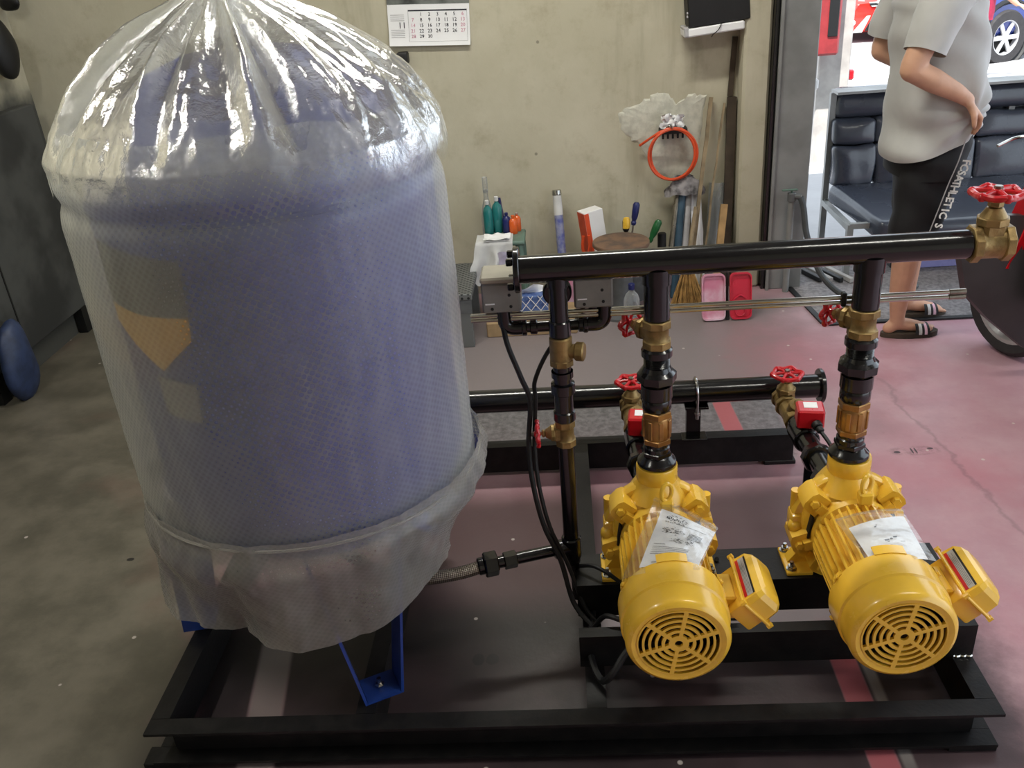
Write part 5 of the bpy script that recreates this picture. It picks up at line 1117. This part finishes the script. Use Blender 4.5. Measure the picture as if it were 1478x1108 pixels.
loft([(.66, 1.388, 3.5, .120, .198, 0), (.72, 1.395, 3.5, .132, .20, 0), (.78, 1.40, 3.5, .138, .188, 0), (.82, 1.402, 3.5, .138, .180, 0), (.86, 1.405, 3.5, .136, .176, 0)], 56, 'shorts', 'shorts', per, .004, 8)
LT = [((1.478, .80), (1.432, .46))]
def side_pt(x, z, off=.006):
    # outside of the near leg of the shorts
    t_ = min(1, max(0, (z-.425)/.295)); cx, hx, hy, cy = 1.352+.038*t_, .084+.031*t_, .088+.042*t_, YN+.03*t_
    if z > .66: k = min(1, (z-.66)/.08); cx, hx, hy, cy = cx+(1.397-cx)*k, hx+(.138-hx)*k, hy+(.202-hy)*k, cy+(3.5-cy)*k
    c = max(-.97, min(.97, (x-cx)/hx)); return Vector((x, cy-hy*math.sqrt(1-abs(c)**2.35)**.85*1.0-off-.006, z))
m = MB(); m.tube([side_pt(1.462-.095*(i/24), .84-.41*i/24) for i in range(25)], .0022, 6); m.build('side_piping', 'stickergrey', per)
word = 'FCSATHLETIC S'
for i, ch in enumerate(word):
    if ch == ' ': continue
    f_ = i/(len(word)-1); z = .728-.235*f_; x = 1.473-.066*f_; q = side_pt(x, z, .011)
    txt('shorts_lettering', ch, .037, 'white', place(q, (-.16, -.25, -1), (1, -.55, 0)), per, .0006, .0012)
for x, y, w in ((1.338, YN, 'near'), (1.445, YF, 'far')):
    t = thing('sandal', f'dark striped slide sandal on the {w} foot of the person in grey', 'sandal', (x+.05, y, 0), 'pair of sandals')
    P = []
    for i in range(24):
        a = 2*PI*i/24; P.append((.115*math.cos(a), (.040+.006*math.cos(a))*math.sin(a)))
    m = MB(); m.prism(P, (x+.055, y, .001), (1, 0, 0), (0, 1, 0), (0, 0, 1), .020); m.build('sole', 'woodd', t)
    for k, (mt, xo) in enumerate((('rubber', .066), ('cloth', .080), ('rubber', .090), ('pink', .101), ('rubber', .111))):
        m = MB(); m.grid(lambda u, v: Vector((x+xo+.0125*v, y-.043*math.cos(PI*u), .018+(.046-.10*(xo-.066)*3*.1)*math.sin(PI*u)*(1.0-(xo+.0125*v-.066)*4.2))), 16, 2); lab(m.build('strap', mt, t, 180), 'pale strap stripe') if mt != 'rubber' else m.build('strap', mt, t, 180)
# distant person in maroon by the blue pickup
per2 = thing('person', 'distant person in a maroon shirt standing in front of the blue pickup', 'person', (5.3, 12.3, -.53))
gx, gy, gz = 5.22, 12.0, -.50
T = []
for k in (-1, 1): T.append(([(gx, gy+k*.09, gz+.82), (gx, gy+k*.10, gz+.45), (gx, gy+k*.10, gz+.08)], [.085, .055, .038])); T.append(([(gx-.03, gy+k*.10, gz+.045), (gx+.14, gy+k*.10, gz+.03)], [.034, .026]))
T.append(([(gx, gy, gz+.82), (gx, gy, gz+1.1), (gx, gy, gz+1.36)], [.13, .14, .09])); T.append(([(gx, gy-.17, gz+1.33), (gx, gy+.17, gz+1.33)], [.06, .06])); T.append(([(gx, gy, gz+1.36), (gx+.02, gy, gz+1.46)], [.055, .05])); T.append(([(gx+.02, gy, gz+1.6), (gx+.035, gy, gz+1.51)], [.09, .06]))
T.append(([(gx, gy+.19, gz+1.32), (gx-.02, gy+.22, gz+1.05), (gx+.05, gy+.2, gz+.82)], [.048, .04, .03])); hand((gx+.05, gy+.2, gz+.82), (.2, 0, -1), -1, (0, -1, 0), T, .3)
T.append(([(gx, gy-.19, gz+1.32), (gx+.1, gy-.2, gz+1.05), (gx+.36, gy-.16, gz+.86)], [.048, .04, .03])); hand((gx+.36, gy-.16, gz+.86), (1, 0, -.3), 1, (0, .2, -1), T, .3)
fuse(T, 'body', 'skin', per2, .012, 3); face(per2, (gx+.025, gy, gz+1.585), (1, 0, 0), .09)
loft([(gz+.70, gx, gy, .15, .19, 0), (gz+.9, gx, gy, .155, .19, 0), (gz+1.15, gx, gy, .15, .19, 0), (gz+1.33, gx, gy, .11, .19, 0), (gz+1.40, gx, gy, .06, .07, 0)], 32, 'shirt', 'maroon', per2, .006, 8)
sleeve_([(gx, gy-.17, gz+1.33), (gx+.04, gy-.205, gz+1.2), (gx+.12, gy-.205, gz+1.04)], [.08, .065], 'sleeve', 'maroon', per2); sleeve_([(gx, gy+.17, gz+1.33), (gx-.02, gy+.215, gz+1.2), (gx-.02, gy+.225, gz+1.04)], [.08, .065], 'sleeve', 'maroon', per2)
for k in (-1, 1): loft([(gz+.07, gx, gy+k*.10, .06, .06, 0), (gz+.45, gx, gy+k*.10, .075, .075, 0), (gz+.80, gx, gy+k*.085, .115, .105, 0)], 24, 'trouser_leg', 'shorts', per2, .005, 8)

# ---------------------------------------------------------------- scooter at the right edge (local: x forward, y left)
sc = thing('scooter', 'dark scooter with red panels parked at the right edge', 'scooter', (0, 0, 0))
def wheel_local(m_t, m_r, x, y, z, R_, w, axis=(0, 1, 0)):
    m_t.lathe([(R_*.76, -w*.42), (R_*.9, -w*.5), (R_*.985, -w*.3), (R_, 0), (R_*.985, w*.3), (R_*.9, w*.5), (R_*.76, w*.42), (R_*.76, -w*.42)], (x, y, z), axis, 40)
    m_r.lathe([(R_*.77, -w*.40), (R_*.70, -w*.36), (R_*.66, -w*.1), (R_*.22, -w*.12), (R_*.2, -w*.3), (0, -w*.3)], (x, y, z), axis, 36); m_r.lathe([(R_*.77, w*.40), (R_*.70, w*.36), (R_*.66, w*.1), (R_*.22, w*.12), (R_*.2, w*.3), (0, w*.3)], (x, y, z), axis, 36)
for x, nm in ((0, 'front_wheel'), (-1.22, 'rear_wheel')):
    a_, b_ = MB(), MB(); wheel_local(a_, b_, x, 0, .215, .215, .10); w_ = a_.build(nm, 'tyre', sc); b_.build('rim', 'alloy', w_)
for s in (-1, 1): MB().cyl((.0, s*.075, .215), (-.13, s*.06, .62), .019, n=12).build('fork_leg', 'rubber', sc); MB().box((-.01, s*.088, .205), (.10, .03, .045), Matrix.Rotation(.25, 3, 'Y'), .01).build('axle_cover', 'rubber', sc)
m = MB(); m.lathe([(.225, -.065), (.238, -.03), (.242, 0), (.238, .03), (.225, .065), (.222, .06), (.234, 0), (.222, -.06), (.225, -.065)], (0, 0, .215), (0, 1, 0), 20, PI*.12, PI*.8); m.build('front_fender', 'scooter', sc)
m = MB(); m.grid(lambda u, v: Vector((-.16-.10*v-.09*(2*u-1)**2, (.20-.03*v)*(2*u-1), .30+.46*v)), 12, 10); m.grid(lambda u, v: Vector((-.185-.10*v-.09*(2*u-1)**2, (.20-.03*v)*(2*u-1), .30+.46*v)), 12, 10); m.build('leg_shield', 'scooter', sc, 60)
m = MB(); m.prism([(-.24, .34), (-.30, .24), (-.66, .22), (-.70, .28), (-.36, .30), (-.29, .42)], (0, -.09, 0), (1, 0, 0), (0, 0, 1), (0, 1, 0), .18); m.build('floorboard', 'scooter', sc)
m = MB(); m.prism([(-.13, .44), (-.05, .50), (-.12, .72), (-.24, .80), (-.22, .62)], (0, .10, 0), (1, 0, 0), (0, 0, 1), (0, 1, 0), .09); m.prism([(-.13, .44), (-.05, .50), (-.12, .72), (-.24, .80), (-.22, .62)], (0, -.19, 0), (1, 0, 0), (0, 0, 1), (0, 1, 0), .09); lab(m.build('shield_panel', 'red', sc), 'red outer panel of the leg shield')
m = MB(); m.ball((-.20, 0, .84), .11, 9, (1, 1.2, .75)); m.build('headlamp_cowl', 'scooter', sc)
m = MB(); m.tube(spline([(-.28, -.34, .885), (-.22, -.2, .90), (-.20, 0, .89), (-.22, .2, .90), (-.28, .34, .885)], 5), .012, 10); hb_ = m.build('handlebar', 'rubber', sc)
for s in (-1, 1):
    MB().cyl((-.255, s*.25, .896), (-.295, s*.37, .88), .021, n=12, bev=.004).build('grip', 'rubber', hb_); MB().ball((-.255, s*.245, .915), .022, 6).build('switch_button', 'red', hb_)
    m = MB(); m.tube(spline([(-.20, s*.24, .895), (-.16, s*.30, .89), (-.17, s*.38, .875)], 4), .005, 6); m.build('brake_lever', 'chrome', hb_)
for s_ in (-1, 1):
    m = MB(); P = [Vector(q) for q in ((-.088, s_*.378, .482), (-.10, s_*.338, .335), (-.126, s_*.256, .242), (-.175, s_*.115, .115), (-.21, s_*.04, .25), (-.16, s_*.10, .60), (-.13, s_*.26, .62))]
    c = sum(P, Vector())/len(P); k = len(P); in_ = [q+Vector((.03, 0, 0)) for q in P]
    m.add(P+in_+[c+Vector((-.025, 0, 0)), c+Vector((.045, 0, 0))], [[i, (i+1) % k, 2*k] for i in range(k)]+[[k+(i+1) % k, k+i, 2*k+1] for i in range(k)]+[[i, k+i, k+(i+1) % k, (i+1) % k] for i in range(k)]); m.build('side_fairing', 'scooter', sc)
    m = MB(); m.prism([(.24, .433), (.19, .567), (.10, .60), (.06, .52), (.14, .42)], (-.155, 0, 0), (0, s_, 0), (0, 0, 1), (1, 0, 0), .018); lab(m.build('trim_panel', 'red', sc), 'red trim panel on the dark fairing')
m = MB(); m.prism([(-.62, .30), (-.60, .62), (-.72, .70), (-1.35, .74), (-1.48, .66), (-1.42, .52), (-1.05, .45), (-.80, .28)], (0, -.13, 0), (1, 0, 0), (0, 0, 1), (0, 1, 0), .26); m.build('rear_body', 'red', sc)
m = MB(); m.box((-1.02, 0, .745), (.78, .25, .085), None, .035, 3); m.build('seat', 'rubber', sc)
m = MB(); m.cyl((-.95, -.15, .24), (-1.45, -.18, .32), .05, n=16, bev=.01); m.build('exhaust', 'greymetal', sc)
m = MB(); m.tube([(-.55, .12, .2), (-.6, .24, .004)], .009, 8); m.build('side_stand', 'rubber', sc)
sc.location = (1.70, 3.20, 0); sc.rotation_euler = (0, 0, math.radians(108))

# ---------------------------------------------------------------- street: pillar, cars, tree
tp = MB(); tp.bb((1.815, 6.55, -.10), (2.03, 6.78, 3.6), .008); pl_ = tag(tp.build('concrete_pillar', 'concrete'), 'pale concrete pillar standing at the edge of the sunny street', 'pillar')
t = thing('red_wall_cabinet', 'red metal cabinet with dark panel mounted beside the concrete pillar', 'cabinet', (1.79, 6.4, .72))
MB().bb((1.70, 6.35, .70), (1.885, 6.545, 1.75), .015).build('case', pm('faded_red_paint', (150, 48, 52), .5), t); MB().bb((1.80, 6.34, .82), (1.865, 6.35, 1.65), .004).build('dark_panel', 'rubber', t)
tag(MB().bb((1.66, 6.5, .46), (1.813, 6.56, .53), .01).build('bracket_box', 'cloth'), 'small white bracket on the left of the concrete pillar', 'bracket')
tag(MB().tube(spline([(1.70, 6.53, .455), (1.68, 6.52, .3), (1.70, 6.5, .1), (1.75, 6.5, -.04)], 5), .012, 8).build('dark_cable', 'rubber'), 'dark cable hanging down beside the concrete pillar', 'cable')
tag(MB().bb((2.04, 6.60, .49), (2.08, 6.66, .56), .01).build('red_tag', 'red'), 'small red tag on the right side of the concrete pillar', 'tag')
def car_body(secs, n=None):
    """secs: (x, z_bottom, z_shoulder, z_top, half_width, half_top) along the car, front first"""
    m = MB(); k = 17; vs_ = []
    for (x, zb, zs, zt, hw, ht) in secs:
        half = [(hw*.90, zb), (hw*.985, zb+(zs-zb)*.18), (hw, zb+(zs-zb)*.5), (hw*.985, zb+(zs-zb)*.85), (hw*.95, zs), (ht+(hw-ht)*.12, zs+(zt-zs)*.75), (ht*.97, zs+(zt-zs)*.93), (ht*.7, zt), (0, zt+.012)]
        ring = half+[(-a, b) for a, b in half[-2::-1]]; vs_ += [(x, a, b) for a, b in ring]
    fs_ = [[i*k+j, i*k+j+1, (i+1)*k+j+1, (i+1)*k+j] for i in range(len(secs)-1) for j in range(k-1)]
    fs_ += [[i*k, (i+1)*k, (i+1)*k+k-1, i*k+k-1] for i in range(len(secs)-1)]
    fs_ += [list(range(k)), [(len(secs)-1)*k+j for j in range(k)][::-1]]; m.add(vs_, fs_); return m
def car_wheel(par, x, y, z, R_, w, spokes=6):
    a_, b_ = MB(), MB(); a_.lathe([(R_*.62, -w*.5), (R_*.92, -w*.5), (R_, -w*.3), (R_, w*.3), (R_*.92, w*.5), (R_*.62, w*.5), (R_*.62, -w*.5)], (x, y, z), (0, 1, 0), 36); wl = a_.build('wheel', 'tyre', par)
    sg = 1 if y > 0 else -1
    b_.lathe([(R_*.62, .0), (R_*.64, sg*w*.49), (R_*.58, sg*w*.47), (R_*.55, sg*w*.2)], (x, y, z), (0, 1, 0), 36); b_.cyl((x, y+sg*w*.2, z), (x, y+sg*w*.45, z), R_*.17, n=16, bev=.005)
    for q in range(spokes):
        a = 2*PI*q/spokes; b_.box((x+R_*.36*math.cos(a), y+sg*w*.38, z+R_*.36*math.sin(a)), (R_*.5, w*.12, R_*.16), Matrix.Rotation(-a, 3, 'Y'), .005)
    b_.build('alloy_rim', 'alloy', wl); c_ = MB(); c_.cyl((x, y+sg*w*.02, z), (x, y+sg*w*.06, z), R_*.6, n=24); c_.build('brake_disc', 'rubber', wl)
    c_ = MB(); c_.lathe([(R_*1.16, -w*.5), (R_*1.18, sg*w*.0), (R_*1.18, sg*w*.56), (R_*1.02, sg*w*.50)], (x, y, z), (0, 1, 0), 20, 0, PI, phase=-PI/2 if False else 0); 
    return wl
rc = thing('car', 'red hatchback parked facing the workshop across the street', 'car', (0, 0, 0))
car_body([(0.02, .22, .50, .66, .66, .55), (-.06, .19, .55, .72, .78, .62), (-.25, .18, .62, .80, .85, .66), (-.75, .18, .72, .92, .86, .68), (-1.05, .18, .80, .99, .86, .70), (-1.45, .18, .90, 1.25, .86, .62), (-1.85, .18, .92, 1.47, .86, .56), (-2.7, .18, .93, 1.50, .86, .56), (-3.5, .18, .94, 1.38, .85, .54), (-3.85, .22, .90, 1.02, .80, .60), (-3.95, .3, .7, .8, .7, .5)]).build('body', 'carred', rc, 40)
def quad_on(nm, pts, mat, par, d=.012, nrm=(1, 0, 0)):
    P = [Vector(q) for q in pts]; n_ = Vector(nrm).normalized()*d; k = len(P); m = MB(); m.add(P+[q+n_ for q in P], [list(range(k))[::-1], list(range(k, 2*k))]+[[i, (i+1) % k, k+(i+1) % k, k+i] for i in range(k)]); return m.build(nm, mat, par)
quad_on('windscreen', [(-1.08, -.62, 1.005), (-1.08, .62, 1.005), (-1.80, .52, 1.452), (-1.80, -.52, 1.452)], 'glassd', rc, .05, (.55, 0, 1))
for s in (-1, 1):
    quad_on('headlamp', [(-.02, s*.42, .60), (-.12, s*.80, .68), (-.42, s*.84, .83), (-.30, s*.70, .84), (-.06, s*.45, .69)], 'lampw', rc, .035, (1, s*.25, .4))
    m = MB(); m.cyl((.01, s*.62, .36), (.035, s*.62, .36), .045, n=16, bev=.005); m.build('fog_lamp', 'lampw', rc)
    m = MB(); m.ball((-1.15, s*.98, 1.02), .09, 7, (.6, 1.2, .8)); m.build('door_mirror', 'carred', rc)
    for x in (-.78, -3.2): car_wheel(rc, x, s*.76, .30, .30, .19)
    quad_on('side_window', [(-1.35, s*.80, .96), (-3.3, s*.80, .98), (-3.1, s*.60, 1.36), (-1.75, s*.62, 1.38)], 'glassd', rc, .03, (0, s, .3))
quad_on('lower_grille', [(.02, -.42, .22), (.02, .42, .22), (.02, .30, .44), (.02, -.30, .44)], 'rubber', rc, .018)
for z, w in ((.60, .34), (.655, .38)): quad_on('grille_bar', [(.025, -w, z), (.025, w, z), (.02, w*1.03, z+.022), (.02, -w*1.03, z+.022)], 'chrome', rc, .02)
quad_on('grille', [(.02, -.36, .615), (.02, .36, .615), (.01, .37, .66), (.01, -.37, .66)], 'rubber', rc, .018)
m = MB(); m.tube([(.05, .075*math.cos(a), .64+.05*math.sin(a)) for a in [2*PI*i/20 for i in range(20)]], .008, 6, True); m.tube([(.052, .05*math.cos(a), .655+.018*math.sin(a)) for a in [2*PI*i/16 for i in range(16)]], .006, 6, True); m.tube([(.052, .026*math.cos(a), .635+.042*math.sin(a)) for a in [2*PI*i/16 for i in range(16)]], .006, 6, True); m.build('emblem', 'chrome', rc)
pl2 = quad_on('number_plate', [(.045, -.19, .44), (.045, .19, .44), (.04, .19, .60), (.04, -.19, .60)], 'white', rc, .012); m = MB(); m.cyl((.054, .03, .56), (.060, .03, .56), .012, n=10); m.build('plate_bolt', 'inkdark', pl2)
quad_on('bumper_trim', [(.012, -.62, .20), (.012, -.46, .20), (.012, -.34, .46), (.012, -.40, .46)], 'lampw', rc, .02); quad_on('bumper_trim', [(.012, .62, .20), (.012, .46, .20), (.012, .34, .46), (.012, .40, .46)], 'lampw', rc, .02)
rc.location = (5.72, 16.5, -.60); rc.rotation_euler = (0, 0, math.radians(-96))
bt = thing('pickup', 'dark blue pickup with alloy wheels parked on the right of the street', 'car', (0, 0, 0))
car_body([(0.03, .42, .72, .92, .70, .6), (-.08, .36, .78, 1.0, .84, .70), (-.35, .36, .86, 1.06, .90, .74), (-1.0, .36, .96, 1.12, .91, .76), (-1.4, .36, 1.02, 1.16, .91, .76), (-1.95, .36, 1.08, 1.70, .91, .64), (-2.3, .36, 1.08, 1.78, .91, .62), (-3.3, .36, 1.08, 1.78, .91, .62), (-3.65, .36, 1.08, 1.6, .91, .64), (-3.70, .36, 1.06, 1.10, .91, .80), (-5.2, .40, 1.06, 1.10, .90, .80)]).build('body', 'carblue', bt, 40)
for s in (-1, 1):
    for x in (-.85, -3.95):
        car_wheel(bt, x, s*.82, .37, .37, .24)
        m = MB(); m.lathe([(.40, 0), (.47, 0), (.47, s*.13), (.44, s*.14), (.40, s*.10), (.40, 0)], (x, s*.80, .40), (0, 1, 0), 24); m.build('wheel_arch', 'rubber', bt)
    quad_on('side_window', [(-1.75, s*.865, 1.13), (-3.55, s*.865, 1.13), (-3.45, s*.70, 1.64), (-2.15, s*.70, 1.66)], 'glassd', bt, .03, (0, s, .3))
    quad_on('headlamp', [(.0, s*.50, .78), (-.12, s*.85, .82), (-.45, s*.89, .97), (-.10, s*.60, .96)], 'lampw', bt, .03, (1, s*.5, .3))
    quad_on('side_moulding', [(-1.45, s*.905, .70), (-3.4, s*.905, .70), (-3.4, s*.905, .76), (-1.45, s*.905, .76)], 'chrome', bt, .02, (0, s, 0))
    m = MB(); m.ball((-1.65, s*1.02, 1.18), .11, 7, (.6, 1.2, 1)); m.build('door_mirror', 'carblue', bt)
quad_on('windscreen', [(-1.46, -.70, 1.19), (-1.46, .70, 1.19), (-1.98, .60, 1.68), (-1.98, -.60, 1.68)], 'glassd', bt, .02, (.7, 0, 1))
quad_on('grille', [(.03, -.45, .70), (.03, .45, .70), (.02, .45, .88), (.02, -.45, .88)], 'chrome', bt, .02)
ang = math.radians(-158); Rz = Matrix.Rotation(ang, 3, 'Z'); bt.location = Vector((6.20, 13.5, -.60))-Rz @ Vector((-.85, .82, 0)); bt.rotation_euler = (0, 0, ang)
t = thing('street_tree', 'dark leafy tree beyond the blue pickup', 'tree', (9.6, 20, -.62))
MB().tube([(9.6, 20, -.62), (9.62, 20.02, .4), (9.58, 20, 1.4), (9.7, 20.1, 2.4)], [.14, .11, .10, .06], 10).build('trunk', 'woodd', t)
m = MB(); rb = random.Random(11)
for i in range(900):
    v = Vector((rb.gauss(0, 1), rb.gauss(0, 1), rb.gauss(0, .75))); v = v.normalized()*rb.uniform(.6, 1.7); c = Vector((9.7, 20.1, 1.9))+v; a = Vector((rb.gauss(0, 1), rb.gauss(0, 1), rb.gauss(0, 1))).normalized()*.14; b = a.orthogonal().normalized()*.06
    m.add([c-a, c+b, c+a, c-b], [[0, 1, 2, 3]])
lf = m.build('foliage', 'leaf', t, fix=False); lf['kind'] = 'stuff'
